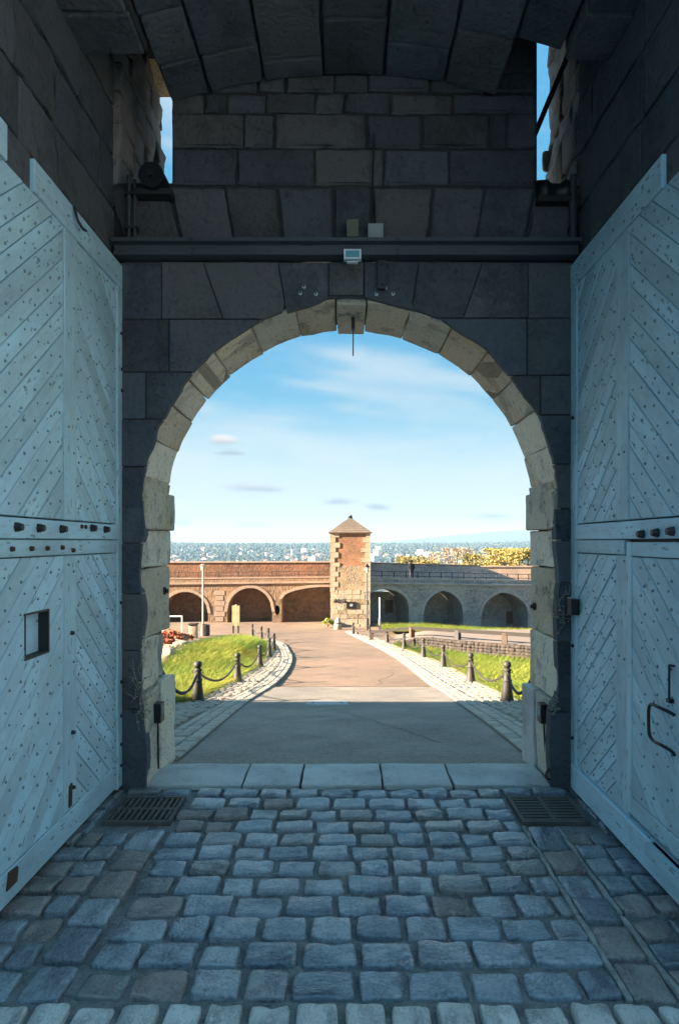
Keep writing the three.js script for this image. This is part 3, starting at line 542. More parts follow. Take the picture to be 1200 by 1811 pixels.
  P(rect(zEdge, zE, 0.0, topIn - 0.003), 0.046, M.paint[0], 'edge_stile', leaf, 0.009, Math.PI / 2);
  // top rail, notched for the wall hook
  const nA = left ? 3.19 : 2.95, nB = left ? 3.47 : 3.43;
  P(rect(nB, zE, topIn, top), 0.05, M.paint[3], 'top_rail', leaf, 0.012);
  P(rect(z0, nA, topIn, top), 0.05, M.paint[3], 'top_rail', leaf, 0.012);
  P(rect(nA + 0.002, nB - 0.002, topIn + 0.002, top + 0.02), 0.03, M.sootShade[2], 'notch_stone', leaf, -0.012);
  // middle rail
  P(rect(left ? z0 : z0, zEdge - 0.004, rail0 + 0.09, rail1 - 0.004), 0.05, M.paint[4], 'middle_rail', leaf, 0.016);
  P(rect(left ? z0 : zS1 - 0.13, zEdge - 0.004, rail0, rail0 + 0.085), 0.046, M.paint[2], 'middle_rail', leaf, 0.011);
  if (left) P(rect(z0, zEdge - 0.004, botY, botY + 0.155), 0.04, M.paint[1], 'bottom_rail', leaf, 0.007);
  else P(rect(z0, zEdge + 0.08, 0.0, botY), 0.06, M.paint[4], 'bottom_rail', leaf, 0.022);
  // bolts of the middle rail
  const bolts = left ? [[3.255, 1.80], [3.49, 1.80], [3.77, 1.80], [4.22, 1.815], [4.45, 1.81]] : [[3.62, 1.77], [3.45, 1.775], [3.29, 1.78]];
  bolts.forEach(([z, y]) => { const b = mesh('bolt', merge([new THREE.CylinderGeometry(0.017, 0.021, 0.035, 8).rotateX(Math.PI / 2).translate(0, 0, 0.012), new THREE.BoxGeometry(0.03, 0.045, 0.012).translate(0, 0, 0.002)]), M.iron, leaf); b.position.set(X(z), y, 0.022); });
  if (left) for (const [z, y] of [[3.22, 1.695], [3.42, 1.695], [3.6, 1.695], [3.79, 1.697], [3.94, 1.68], [4.06, 1.82], [4.12, 1.82]]) { const b = mesh('bolt', new THREE.CylinderGeometry(0.011, 0.014, 0.02, 8).rotateX(Math.PI / 2), M.rust, leaf); b.position.set(X(z), y, 0.018); }
  for (const [z, y] of left ? [[4.79, 3.2], [4.8, 2.95], [4.8, 2.8], [4.78, 1.3], [4.79, 0.74], [4.79, 0.5], [4.79, 0.3], [4.79, 0.15], [3.95, 0.3], [3.95, 0.62], [3.94, 1.2]] : [[4.76, 2.6], [4.77, 0.35], [4.76, 1.0]]) { const b = mesh('bolt', new THREE.CylinderGeometry(0.01, 0.014, 0.02, 8).rotateX(Math.PI / 2), M.iron, leaf); b.position.set(X(z), y, 0.014); }
  for (const y of [1.0, 1.6, 2.3, 3.0]) for (const z of [zS0 + 0.05, zS1 - 0.05]) stud(z, y + rr(-0.1, 0.1, r), 1, 0.006);
  for (let z = z0 + 0.05; z < zE; z += 0.16) if (z < nA || z > nB) stud(z, topIn + 0.06 + rr(-0.02, 0.02, r), 0.9, 0.012);
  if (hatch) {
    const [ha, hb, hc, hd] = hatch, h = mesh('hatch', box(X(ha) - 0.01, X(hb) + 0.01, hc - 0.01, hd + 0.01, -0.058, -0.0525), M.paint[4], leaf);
    mesh('hatch_frame', merge([box(X(ha) - 0.001, X(ha) + 0.012, hc, hd, -0.052, 0.004), box(X(hb) - 0.012, X(hb) + 0.001, hc, hd, -0.052, 0.004), box(X(ha) + 0.012, X(hb) - 0.012, hc - 0.001, hc + 0.01, -0.052, 0.003), box(X(ha) + 0.012, X(hb) - 0.012, hd - 0.01, hd + 0.001, -0.052, 0.003)]), M.iron, h);  // iron-dark lining also stands in for shade inside the recess
  }
  if (!left) {
    // wicket door, cut out of the leaf
    const wk = mesh('wicket_door', box(X(z0), X(3.868), botY + 0.03, rail0 + 0.085 - 0.012, -0.05, -0.032), M.oldWood, leaf);
    field(z0, 3.868 - 0.075, botY + 0.13, rail0 - 0.012, 1, wk, 1.05, 0.004);
    P(rect(3.868 - 0.07, 3.868, botY + 0.03, rail0 + 0.073), 0.04, M.paint[0], 'stile', wk, 0.008, Math.PI / 2);
    P(rect(z0, 3.868 - 0.075, rail0 - 0.006, rail0 + 0.073), 0.04, M.paint[3], 'rail', wk, 0.007);
    P(rect(z0, 3.868 - 0.075, botY + 0.03, botY + 0.126), 0.04, M.paint[1], 'rail', wk, 0.007);
    mesh('grip_handle', tube([[X(3.3), 0.885, 0.004], [X(3.31), 0.9, 0.03], [X(3.36), 0.91, 0.055], [X(3.44), 0.905, 0.058], [X(3.462), 0.88, 0.058], [X(3.465), 0.8, 0.058], [X(3.455), 0.745, 0.058], [X(3.42), 0.728, 0.056], [X(3.34), 0.728, 0.05], [X(3.305), 0.71, 0.02], [X(3.3), 0.69, 0.004]], 0.0085, 8, 60), M.black, wk);
    mesh('latch_bar', merge([bar([X(3.325), 1.125, 0.02], [X(3.325), 0.96, 0.02], 0.006), bar([X(3.325), 1.125, 0.02], [X(3.3), 1.125, 0.005], 0.006), new THREE.BoxGeometry(0.03, 0.02, 0.03).translate(X(3.33), 0.95, 0.012)]), M.black, wk);
    mesh('sill_ledge', box(X(z0), X(3.52), botY - 0.06, botY, 0.0, 0.055), M.paint[1], leaf);
    const lk = mesh('lock_box', box(X(4.725), X(4.655), 1.225, 1.335, 0.005, 0.06), M.black, leaf);
    mesh('lock_plate', box(X(4.775), X(4.727), 1.225, 1.34, 0.006, 0.045), M.frameWhite, lk);
  } else {
    const hk = mesh('hinge_scar', prism([[X(3.18), 0.09], [X(3.27), 0.09], [X(3.285), 0.16], [X(3.2), 0.17]], 0.02, 0.006), M.rust, leaf); hk.position.z = 0.02;
    mesh('hook', tube([[X(3.95), 3.68, 0.02], [X(3.95), 3.6, 0.04], [X(4.0), 3.575, 0.05], [X(4.05), 3.585, 0.05]], 0.008, 6), M.iron, leaf);
    const sc = mesh('iron_scar', prism([[X(3.9), 0.2], [X(3.93), 0.2], [X(3.94), 0.33], [X(3.905), 0.32]], 0.02, 0.004), M.rust, leaf); sc.position.z = 0.016;
  }
  const st = mesh('stud_heads', merge(studs), M.studs ??= mat([0.2, 0.27, 0.3], { rough: 0.45 }), leaf); st.userData.kind = 'stuff';
  return leaf;
}
gateLeaf(-1); gateLeaf(1);
// ================================================================== FITTINGS INSIDE THE PASSAGE
{
  const b = thing('lintel_beam', 'long grey-blue beam spanning the passage above the gate arch', 'beam', [0, 3.7, -4.78]);
  mesh('web', box(-1.62, 1.62, 0.072, 0.125, -0.07, 0.04), M.beam, b); mesh('top_flange', box(-1.62, 1.62, 0.126, 0.15, -0.075, 0.1), M.beam, b); mesh('bottom_flange', box(-1.62, 1.62, 0.052, 0.071, -0.075, 0.05), M.beam, b);
  const e = thing('emergency_light', 'small pale framed light box with teal panel fixed to the beam', 'light box', [0.043, 3.735, -4.71]);
  mesh('housing', box(-0.06, 0.06, -0.034, 0.034, -0.02, 0.03), M.frameWhite, e); mesh('panel', box(-0.047, 0.047, -0.022, 0.022, 0.025, 0.033), M.glassTeal, e); mesh('label_strip', box(-0.04, 0.04, -0.052, -0.044, -0.015, 0.02), M.frameWhite, e);
  const j = thing('junction_box', 'square grey junction box with cable above the beam', 'junction box', [0.207, 3.94, -4.83]);
  mesh('body', box(-0.053, 0.053, -0.055, 0.055, -0.02, 0.045), M.boxGrey, j); mesh('lid', box(-0.046, 0.046, -0.048, 0.048, 0.046, 0.053), M.boxGrey, j); mesh('cable', tube([[0, 0.055, 0.01], [-0.005, 0.1, 0.0], [-0.02, 0.3, 0.0], [-0.01, 0.7, 0.0]], 0.006), M.black, j);
  const o = thing('detector_box', 'olive detector box with black sensor eyes above the beam', 'sensor', [0.044, 3.96, -4.83]);
  mesh('body', box(-0.04, 0.04, -0.06, 0.062, -0.02, 0.05), M.boxOlive, o); for (const s of [-1, 1]) mesh('sensor_eye', new THREE.SphereGeometry(0.014, 8, 6).translate(s * 0.018, -0.066, 0.03), M.black, o);
  const pl = thing('recess_shade_plate', 'upright black plate standing in for a shaded slot recess under the beam', 'plate', [0.25, 3.53, -4.79]);  // black plate painted in place of a recess's shade
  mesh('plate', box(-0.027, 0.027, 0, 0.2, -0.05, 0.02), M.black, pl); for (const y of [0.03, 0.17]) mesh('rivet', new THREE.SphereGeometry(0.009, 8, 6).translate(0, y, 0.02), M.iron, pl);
  for (const [x, y, n] of [[-0.325, 3.51, 'beside the vertical joint'], [-0.30, 3.555, 'highest'], [-0.215, 3.505, 'beside the keystone'], [0.213, 3.505, 'under the black recess plate'], [0.275, 3.545, 'with dark hole'], [0.33, 3.507, 'beyond the plate']]) { const s = thing('wall_anchor', 'small pale metal anchor stub in the wall above the arch, ' + n, 'anchor', [x, y, -4.805], 0, 'anchor stubs above the arch'); mesh('washer', new THREE.CylinderGeometry(0.012, 0.014, 0.012, 10).rotateX(Math.PI / 2), M.frameWhite, s); mesh('stub', new THREE.CylinderGeometry(0.006, 0.006, 0.02, 8).rotateX(Math.PI / 2).translate(0, 0, 0.012), M.iron, s); }
  const h = thing('hanging_rod', 'thin dark iron rod hanging from the keystone', 'rod', [0.052, 3.2, -5.15]);
  mesh('rod', bar([0, -0.04, 0], [0, 0.22, 0], 0.0045), M.black, h); mesh('bracket', box(-0.013, 0.013, 0.16, 0.25, -0.02, 0.02), M.black, h);
  for (const [x, s, lab] of [[-1.535, 1, 'pair of thin conduit pipes in the corner under the round log roller'], [1.6, -1, 'thick conduit pipe in the corner under the grooved roller']]) { const p = thing('conduit_pipe', lab, 'pipe', [x, 3.86, -4.8]); mesh('pipe', bar([0, 0, 0], [0, 0.48, 0], s > 0 ? 0.014 : 0.024, 10), M.beam, p); if (s > 0) mesh('pipe', bar([0.04, 0, 0], [0.04, 0.45, 0], 0.012, 10), M.beam, p); for (const y of [0.1, 0.34]) mesh('clip', box(-0.03, s > 0 ? 0.06 : 0.03, y, y + 0.02, -0.03, 0.02), M.iron, p); }
  const ro = thing('log_roller', 'black round roller lying at the foot of the beam slot with rough cheek', 'roller', [-1.355, 4.3, -4.86]);
  mesh('drum', new THREE.CylinderGeometry(0.088, 0.088, 0.3, 20).rotateX(Math.PI / 2), M.black, ro); mesh('axle', new THREE.CylinderGeometry(0.02, 0.02, 0.36, 10).rotateX(Math.PI / 2), M.iron, ro); mesh('bearing', box(-0.13, 0.13, -0.11, -0.07, -0.12, 0.1), M.iron, ro);
  const rb = thing('grooved_roller', 'dark grooved roller block at the foot of the barred slot', 'roller', [1.49, 4.25, -4.88]);
  mesh('drum', new THREE.LatheGeometry([[0.001, -0.13], [0.09, -0.13], [0.095, -0.06], [0.07, -0.03], [0.07, 0.03], [0.095, 0.06], [0.09, 0.13], [0.001, 0.13]].map(p => new THREE.Vector2(...p)), 20).rotateZ(Math.PI / 2), M.black, rb); mesh('bearing', box(-0.14, 0.14, -0.1, -0.06, -0.1, 0.1), M.iron, rb);
  const db = thing('slanting_bar', 'black iron bar slanting across the open slot', 'iron bar', [1.39, 4.75, -5.02]);
  mesh('bar', bar([0, 0, -0.1], [0.27, 0.66, 0.05], 0.022, 6), M.black, db); mesh('foot', box(-0.03, 0.03, -0.02, 0.02, -0.14, -0.06), M.iron, db);
  for (const s of [-1, 1]) { const d = thing('photocell', s < 0 ? 'black photocell box on the broken jamb of the gate arch' : 'black photocell box on the smooth jamb of the gate arch', 'photocell', [s < 0 ? -1.418 : 1.475, 0.475, s < 0 ? -5.08 : -5.06]); mesh('body', box(s < 0 ? -0.01 : -0.04, s < 0 ? 0.045 : 0.01, -0.07, 0.07, -0.05, 0.05), M.black, d); mesh('lens', box(s < 0 ? 0.042 : -0.043, s < 0 ? 0.048 : -0.037, -0.02, 0.05, -0.02, 0.03), M.glassTeal, d); mesh('cable', bar([s < 0 ? 0.004 : 0.0, -0.07, -0.02], [s < 0 ? -0.0 : 0.03, -0.44, -0.05], 0.007), M.iron, d); }
  for (const [x, y, z, lab] of [[-1.447, 1.36, 5.38, 'rusty pin hole in the upper stone of the broken jamb'], [1.5, 1.235, 5.4, 'rusty pin hole in the upper stone of the smooth jamb']]) { const d = thing('hinge_pin', lab, 'iron pin', [x, y, -z]); const s = Math.sign(x); mesh('collar', new THREE.CylinderGeometry(0.03, 0.034, 0.03, 10).rotateZ(Math.PI / 2), M.rust, d); mesh('pin', new THREE.CylinderGeometry(0.016, 0.018, 0.06, 10).rotateZ(Math.PI / 2).translate(-s * 0.01, 0, 0), M.black, d); }
  const ring = thing('tether_ring', 'small rusty iron ring at the foot of the gate jamb', 'ring', [1.45, 0.09, -4.845]);
  mesh('ring', new THREE.TorusGeometry(0.035, 0.008, 8, 20).rotateY(0.5), M.rust, ring); mesh('eye', new THREE.SphereGeometry(0.016, 8, 6).translate(0, 0.035, 0), M.rust, ring);
  // dry creepers
  const twig = mat([0.3, 0.27, 0.21], { rough: 0.9 });
  const vine = (pos, label, h, w, seed, n) => { const v = thing('dry_creeper', label, 'plant', pos, 0, 'dry creepers on the jambs'), r = rng(seed), st = [], lf = []; for (let i = 0; i < n; i++) { let p = [rr(-0.02, 0.02, r), rr(0, h * 0.7, r), 0]; const pts = [p]; const dx = rr(-w, w, r), dy = rr(-0.4, 0.7, r) * h; for (let k = 1; k < 5; k++) pts.push([p[0] + dx * k / 4 + rr(-0.02, 0.02, r), p[1] + dy * k / 4 + rr(-0.02, 0.02, r), rr(0.0, 0.05, r)]); st.push(tube(pts, 0.0022, 4, 10)); for (const q of pts.slice(2)) lf.push(new THREE.PlaneGeometry(0.018, 0.012).rotateX(r() * 6).rotateY(r() * 6).translate(...q)); } mesh('stem', merge(st), twig, v); const l = mesh('withered_leaves', merge(lf), twig, v); l.userData.kind = 'stuff'; };
  vine([-1.45, 0.52, -4.79], 'pale dry creeper clinging to the broken jamb corner', 0.34, 0.09, 9, 16);
  vine([1.5, 1.15, -4.79], 'grey dry creeper high on the smooth jamb corner', 0.26, 0.09, 10, 14);
  vine([1.46, 0.55, -4.79], 'clump of dry creeper low on the smooth jamb', 0.12, 0.06, 19, 9);
}
// drain grates
{
  const dg = thing('drain_grate', 'rusty iron drain grate with slots pointing out of the gate', 'drain grate', [-1.315, -0.018, -4.46]); dg.scale.set(0.95, 1, 0.95);
  mesh('pit', box(-0.215, 0.215, -0.02, -0.012, -0.215, 0.215), M.siltShade, dg);
  for (const [a, b, c, d] of [[-0.225, 0.225, -0.225, -0.2], [-0.225, 0.225, 0.2, 0.225], [-0.225, -0.2, -0.2, 0.2], [0.2, 0.225, -0.2, 0.2], [-0.2, 0.2, -0.014, 0.014]]) mesh('frame', box(a, b, -0.02, 0.016, c, d), M.grate, dg);
  for (let i = 0; i < 10; i++) for (const s of [-1, 1]) { const x = -0.2 + 0.4 * (i + 0.5) / 10; mesh('bar', box(x - 0.009, x + 0.009, -0.012, 0.013, s * 0.014, s * 0.2), M.grate, dg); }
  const d2 = thing('drain_grate', 'dark iron drain grate with slots running across the passage', 'drain grate', [1.315, -0.018, -4.46]); d2.scale.set(0.95, 1, 0.95);
  mesh('pit', box(-0.215, 0.215, -0.02, -0.012, -0.215, 0.215), M.siltShade, d2);
  for (const [a, b, c, d] of [[-0.225, 0.225, -0.225, -0.2], [-0.225, 0.225, 0.2, 0.225], [-0.225, -0.2, -0.2, 0.2], [0.2, 0.225, -0.2, 0.2], [-0.014, 0.014, -0.2, 0.2]]) mesh('frame', box(a, b, -0.02, 0.016, c, d), M.grate, d2);
  for (let i = 0; i < 8; i++) for (const s of [-1, 1]) { const z = -0.2 + 0.4 * (i + 0.5) / 8; mesh('bar', box(s * 0.014, s * 0.2, -0.012, 0.013, z - 0.011, z + 0.011), M.grate, d2); }
}
// ================================================================== GROUND OUTSIDE
// edges of the carriageway: depth -> left x, right x
const ROAD = [[5.3, -1.36, 1.5], [8, -1.45, 1.63], [12, -1.72, 1.93], [16.5, -1.66, 1.97], [21.6, -1.78, 1.98], [25.4, -2.0, 1.82], [28.8, -2.4, 1.56], [33, -3.0, 1.18], [36, -3.9, 0.85], [38, -5.0, 0.66], [43, -8, 0.1], [50, -12, -0.6]];
const roadL = z => table(ROAD, z)[0], roadR = z => table(ROAD, z)[1];
const BOL = [[12, -2.62], [16.5, -2.64], [21.6, -2.75], [25.4, -2.88], [28.8, -3.07], [34.2, -3.93], [36.5, -4.56], [40, -5.53]];
const BOR = [[12, 2.84], [16.5, 3.02], [21.6, 3.08], [25.4, 2.88], [29.3, 2.49], [34, 2.04], [38.5, 1.32], [42, 0.42]];
const bolL = z => table(BOL, z)[0], bolR = z => table(BOR, z)[0];
struct('ground', stains(sheet(5.36, 62, 200, 160, () => -46, () => 46, gh, -0.03), 0.5, 0.3), M.roadFar);
struct('road', stains(sheet(5.36, 15.3, 60, 24, z => roadL(z) - 0.02, z => roadR(z) + 0.02, gh, -0.004), 1.2, 0.28), M.roadNear);
// land falling away behind the ramparts to the valley and the far hills
{
  const r = rng(5);
  const crest = x => 8 * fbm3(x * 0.0012, 3, 1, 3) + (x > 300 ? 26 * step(300, 1500, x) : 0);
  const hh = (x, z) => z < 900 ? lerp(-6, -60, step(62, 300, z)) : lerp(-60, -19 + crest(x) * 0.9, step(900, 3000, z)) + 5 * fbm3(x * 0.004, z * 0.004, 7, 3) * step(900, 1500, z) - (z > 3300 ? (z - 3300) * 0.06 : 0);
  const hills = struct('hills', sheet(62, 4200, 150, 90, z => -z * 0.75 - 60, z => z * 0.75 + 60, hh, 0), mat([0.045, 0.085, 0.075], { map: T.hill, rep: 0.004, rough: 1 }));
  const far = struct('far_ridge', sheet(4300, 6000, 10, 80, z => -z * 0.75, z => z * 0.75, (x, z) => lerp(-80, -22 + 30 * fbm3(x * 0.0009, 9, 4, 3) + (x > 0 ? 125 * step(0, 1900, x) : 0), step(4300, 5600, z))), mat([0.04, 0.075, 0.085], { map: T.hill, rep: 0.003, rough: 1 }));
  // houses of the town, each its own thing; a few shared shapes
  const house = (w, d, h, rf) => { const s = new THREE.Shape(); s.moveTo(-w / 2, 0); s.lineTo(w / 2, 0); s.lineTo(w / 2, h); s.lineTo(0, h + rf); s.lineTo(-w / 2, h); s.closePath(); const g = new THREE.ExtrudeGeometry(s, { depth: d, bevelEnabled: false }).translate(0, 0, -d / 2); return g; };
  const roofOf = (w, d, h, rf) => { const t = 0.7, s = new THREE.Shape(); s.moveTo(-w / 2 - t, h - t * rf / w * 2); s.lineTo(0, h + rf + 0.2); s.lineTo(w / 2 + t, h - t * rf / w * 2); s.lineTo(w / 2 + t, h + 0.7 - t * rf / w * 2); s.lineTo(0, h + rf + 1); s.lineTo(-w / 2 - t, h + 0.7 - t * rf / w * 2); s.closePath(); return new THREE.ExtrudeGeometry(s, { depth: d + 1.2, bevelEnabled: false }).translate(0, 0, -d / 2 - 0.6); };
  const winOf = (w, d, h) => { const a = []; const nx = Math.max(2, Math.round(w / 3.2)), ny = Math.max(1, Math.round(h / 3)); for (let i = 0; i < nx; i++) for (let j = 0; j < ny; j++) a.push(new THREE.BoxGeometry(1.3, 1.5, 0.2).translate((i + 0.5) * w / nx - w / 2, (j + 0.55) * h / ny, d / 2)); return merge(a); };
  const kinds = [[13, 10, 7, 4], [17, 12, 8, 4.5], [22, 13, 10, 4.5], [11, 9, 6, 3.5]].map(a => ({ w: house(...a), r: roofOf(...a), n: winOf(a[0], a[1], a[2]) }));
  const blocks = [[26, 12, 14, 0.01], [16, 14, 24, 0.01], [34, 12, 12, 0.01]].map(a => ({ w: house(...a), n: winOf(a[0], a[1], a[2]) }));
  const walls = [[0.7, 0.68, 0.62], [0.62, 0.55, 0.46], [0.75, 0.74, 0.72], [0.55, 0.5, 0.45]].map(c => mat(c)), roofs = [[0.3, 0.14, 0.09], [0.22, 0.12, 0.09], [0.14, 0.13, 0.14], [0.35, 0.2, 0.14]].map(c => mat(c)), wm = mat([0.08, 0.1, 0.12], { rough: 0.3 });
  const wallNames = ['off-white', 'beige', 'white', 'grey-beige'], roofNames = ['red', 'brown', 'slate', 'orange'];
  for (let i = 0; i < 250; i++) {
    const z = 1050 + 1150 * Math.pow(r(), 1.1), px = rr(290, 950, r), x = (px - CX) * z / F, y = hh(x, z);
    const blk = r() < 0.14, K = blk ? pick(blocks, r) : pick(kinds, r), wi = Math.floor(r() * 4), ri = Math.floor(r() * 4);
    const t = blk ? thing('apartment_block', `${wallNames[wi]} flat-roofed apartment block in the far hillside town`, 'building', [x, y - 1, -z], rr(-0.6, 0.6, r), `${wallNames[wi]} apartment blocks in the far town`) : thing('house', `small ${wallNames[wi]} house with ${roofNames[ri]} gabled roof in the far hillside town`, 'house', [x, y - 1, -z], rr(-1.5, 1.5, r), `${wallNames[wi]} houses with ${roofNames[ri]} roofs in the far town`);
    mesh('wall', K.w, walls[wi], t); if (K.r) mesh('roof', K.r, roofs[ri], t); mesh('windows', K.n, wm, t).userData.kind = 'stuff';
  }
  // woods between the houses
  const leafG = new THREE.IcosahedronGeometry(1, 1); { const p = leafG.attributes.position; for (let i = 0; i < p.count; i++) { const k = 1 + 0.35 * vn(p.getX(i) * 3, p.getY(i) * 3, p.getZ(i) * 3); p.setXYZ(i, p.getX(i) * k, p.getY(i) * k * 1.1, p.getZ(i) * k); } leafG.computeVertexNormals(); }
  const N = 8000, im = new THREE.InstancedMesh(leafG, mat([1, 1, 1], { rough: 1 }), N), m4 = new THREE.Matrix4(), q = new THREE.Quaternion(), col = new THREE.Color();
  for (let i = 0; i < N; i++) { const z = 950 + 2300 * r(), x = (rr(270, 960, r) - CX) * z / F, s = rr(3.5, 8, r); m4.compose(new THREE.Vector3(x, hh(x, z) + s * 0.6, -z), q.setFromEuler(new THREE.Euler(0, r() * 6, 0)), new THREE.Vector3(s, s * rr(0.8, 1.3, r), s)); im.setMatrixAt(i, m4); const k = rr(0.85, 1.15, r), au = r() < 0.1; im.setColorAt(i, col.setRGB((au ? 0.09 : 0.03) * k, (au ? 0.08 : 0.06) * k, (au ? 0.03 : 0.055) * k)); }
  im.name = 'far_woods'; tag(im, 'dark green woods spread over the far hillside town', 'woods', null, 'stuff'); scene.add(im);
}
// ---- kerb bands: two rows of pale stones along each edge of the road; cobbled margin to the bollards
{
  const r = rng(66);
  const kg = [0, 1, 2, 3].map(k => block(4, 2, 3, [0.26, 0.1, 0.14], 0.012, 0.008, 9, 900 + k));
  for (const [side, edge, name, zmax, lab] of [[-1, roadL, 'kerb', 37, 'left'], [1, roadR, 'kerb', 45, 'right']]) {
    const bandW = z => 0.36;
    const base = struct('kerb_bed', sheet(5.5, zmax, 90, 3, z => side < 0 ? edge(z) - 0.42 : edge(z) - 0.01, z => side < 0 ? edge(z) + 0.01 : edge(z) + 0.42, gh, 0.004), M.settJoint);
    const rest = [];
    for (const off of [0.075, 0.225, 0.345]) {
      let z = 5.6, first = off < 0.1, wide = off > 0.3 ? 0.09 : 0.13;
      while (z < zmax - 0.4) {
        const dx = (edge(z + 0.3) - edge(z)) / 0.3, stepZ = 0.28 / Math.hypot(1, dx) * rr(0.85, 1.1, r), zc = z + stepZ / 2;
        const x = edge(zc) + side * off * Math.hypot(1, dx), sl = (gz(zc + 0.2) - gz(zc - 0.2)) / 0.4;
        const m4 = new THREE.Matrix4().compose(new THREE.Vector3(x, gh(x, zc) - 0.026 + rr(-0.004, 0.004, r), -zc), new THREE.Quaternion().setFromEuler(new THREE.Euler(Math.atan(sl) * 1, Math.PI / 2 - Math.atan(dx), 0, 'YXZ')), new THREE.Vector3(stepZ * Math.hypot(1, dx) * 0.94 / 0.26, 1, wide / 0.14));
        if (zc < 17) { const o = mesh('kerb_stone', pick(kg, r), pick(M.kerb, r), base); m4.decompose(o.position, o.quaternion, o.scale); o.quaternion.setFromEuler(new THREE.Euler(0, Math.PI / 2 - Math.atan(dx), Math.atan(sl), 'YXZ')); }
        else { const q = new THREE.Quaternion().setFromEuler(new THREE.Euler(0, Math.PI / 2 - Math.atan(dx), Math.atan(sl), 'YXZ')); const p = new THREE.Vector3(), qq = new THREE.Quaternion(), s = new THREE.Vector3(); m4.decompose(p, qq, s); rest.push(pick(kg, r).clone().applyMatrix4(new THREE.Matrix4().compose(p, q, s))); }
        z += stepZ;
      }
    }
    mesh('kerb_run', merge(rest), M.kerb[0], base).userData.kind = 'stuff';
    // cobbled margin
    const inn = z => edge(z) + side * 0.42, out = z => (side < 0 ? bolL(z) : bolR(z)) + side * (0.28 + (z < 12 ? (12 - z) * 0.45 : 0));
    const mb = struct('cobbled_margin', sheet(5.6, zmax, 80, 4, z => Math.min(inn(z), out(z)), z => Math.max(inn(z), out(z)), gh, 0.001), M.settJoint);
    const cg = [0, 1, 2].map(k => block(3, 2, 3, [0.13, 0.09, 0.11], 0.025, 0.012, 14, 930 + k)), cs = [];
    for (let z = 5.7; z < zmax - 0.5; z += 0.128) { let x = Math.min(inn(z), out(z)) + 0.07; const x1 = Math.max(inn(z), out(z)) - 0.05; x += rr(0, 0.08, r); while (x < x1) { if (z > 26 && r() < 0.3) { x += 0.155; continue; } cs.push(pick(cg, r).clone().applyMatrix4(new THREE.Matrix4().compose(new THREE.Vector3(x, gh(x, z) - 0.024 + rr(-0.006, 0.006, r), -z), new THREE.Quaternion().setFromEuler(new THREE.Euler(rr(-0.08, 0.08, r), rr(-0.2, 0.2, r), rr(-0.08, 0.08, r))), new THREE.Vector3(rr(0.85, 1.15, r), 1, rr(0.85, 1.1, r))))); x += 0.155; } }
    mesh('margin_setts', merge(cs), M.sett, mb).userData.kind = 'stuff';
  }
}
// ---- pale access cover at the edge of the shade
{ const c = thing('access_cover', 'pale flat metal access cover set in the road', 'manhole cover', [-0.33, gz(11.8) + 0.0, -11.75]); c.rotation.x = -Math.atan((gz(12.2) - gz(11.4)) / 0.8) * -1; const g = mat([0.42, 0.43, 0.44], { map: T.mottle, rep: 4, rough: 0.7 }); mesh('plate', box(-0.36, 0.36, -0.02, 0.012, -0.42, 0.42), g, c); for (const s of [-1, 1]) mesh('lifting_slot', box(s * 0.25 - 0.02, s * 0.25 + 0.02, 0.012, 0.016, -0.05, 0.05), M.siltShade, c); }
// ---- grass: mound inside the curve of bollards, lawn by the low wall
const mound = (x, z) => 0.42 * Math.exp(-Math.pow((x + 4.9) / 1.75, 2) - Math.pow((z - 27.5) / 7.5, 2)) * step(0, 1.1, bolL(z) - 0.25 - x);
const GL = [[11, -3.7], [14, -4.4], [19, -5.2], [22, -5.6], [26, -6.2], [30, -6.6], [33, -6.5], [35, -6.0]];
const WALLP = [[18, 10.4], [21.8, 7.5], [24.2, 5.9], [26.3, 4.5], [29.6, 3.0], [33, 2.2]];
const grassMat = M.blade;
function blades(parent, n, z0, z1, xl, xr, hf, seed, tall) {
  const r = rng(seed), bl = []; for (let k = 0; k < 3; k++) { const a = k * 2.1; bl.push(new THREE.ConeGeometry(0.008, 1, 3, 1, true).translate(0, 0.5, 0).rotateX(0.35).rotateY(a)); }
  const g = merge(bl), im = new THREE.InstancedMesh(g, mat([1, 1, 1], { rough: 0.85, side: THREE.DoubleSide }), n), m4 = new THREE.Matrix4(), c = new THREE.Color();
  for (let i = 0; i < n; i++) { const z = lerp(z0, z1, Math.pow(r(), 1.2)), x = lerp(xl(z), xr(z), r()), h = tall * rr(0.5, 1.35, r) * (1 + 0.5 * fbm3(x * 1.1, z * 1.1, seed, 2)); m4.compose(new THREE.Vector3(x, hf(x, z), -z), new THREE.Quaternion().setFromEuler(new THREE.Euler(rr(-0.3, 0.3, r), r() * 6.3, rr(-0.3, 0.3, r))), new THREE.Vector3(1.3, h, 1.3)); im.setMatrixAt(i, m4); const p = fbm3(x * 0.8, z * 0.8, seed + 9, 3), k = rr(0.75, 1.25, r); im.setColorAt(i, c.setRGB((0.27 + 0.1 * p) * k, 0.31 * k, 0.035 * k)); }
  im.name = parent.name === 'grass_mound' ? 'grass_blades' : 'lawn_blades'; im.userData.kind = 'stuff'; parent.add(im);
}
{
  const xl = z => table(GL, z)[0], xr = z => bolL(z) - 0.28 - (z < 12 ? (12 - z) * 0.45 : 0), hf = (x, z) => gh(x, z) + mound(x, z);
  const gm = struct('grass_mound', sheet(11.2, 34.5, 70, 20, xl, xr, hf, 0.006), M.grassBase); blades(gm, 26000, 11.3, 34.4, xl, xr, hf, 3, 0.11);
  const xl2 = z => bolR(z) + 0.28 + (z < 12 ? (12 - z) * 0.45 : 0), xr2 = z => Math.max(table(WALLP, z)[0] - 0.05, xl2(z) + 0.05);
  const gl = struct('lawn', sheet(11.2, 32.5, 60, 16, xl2, xr2, gh, 0.006), M.grassBase); blades(gl, 24000, 11.3, 32, xl2, xr2, gh, 4, 0.1);
}
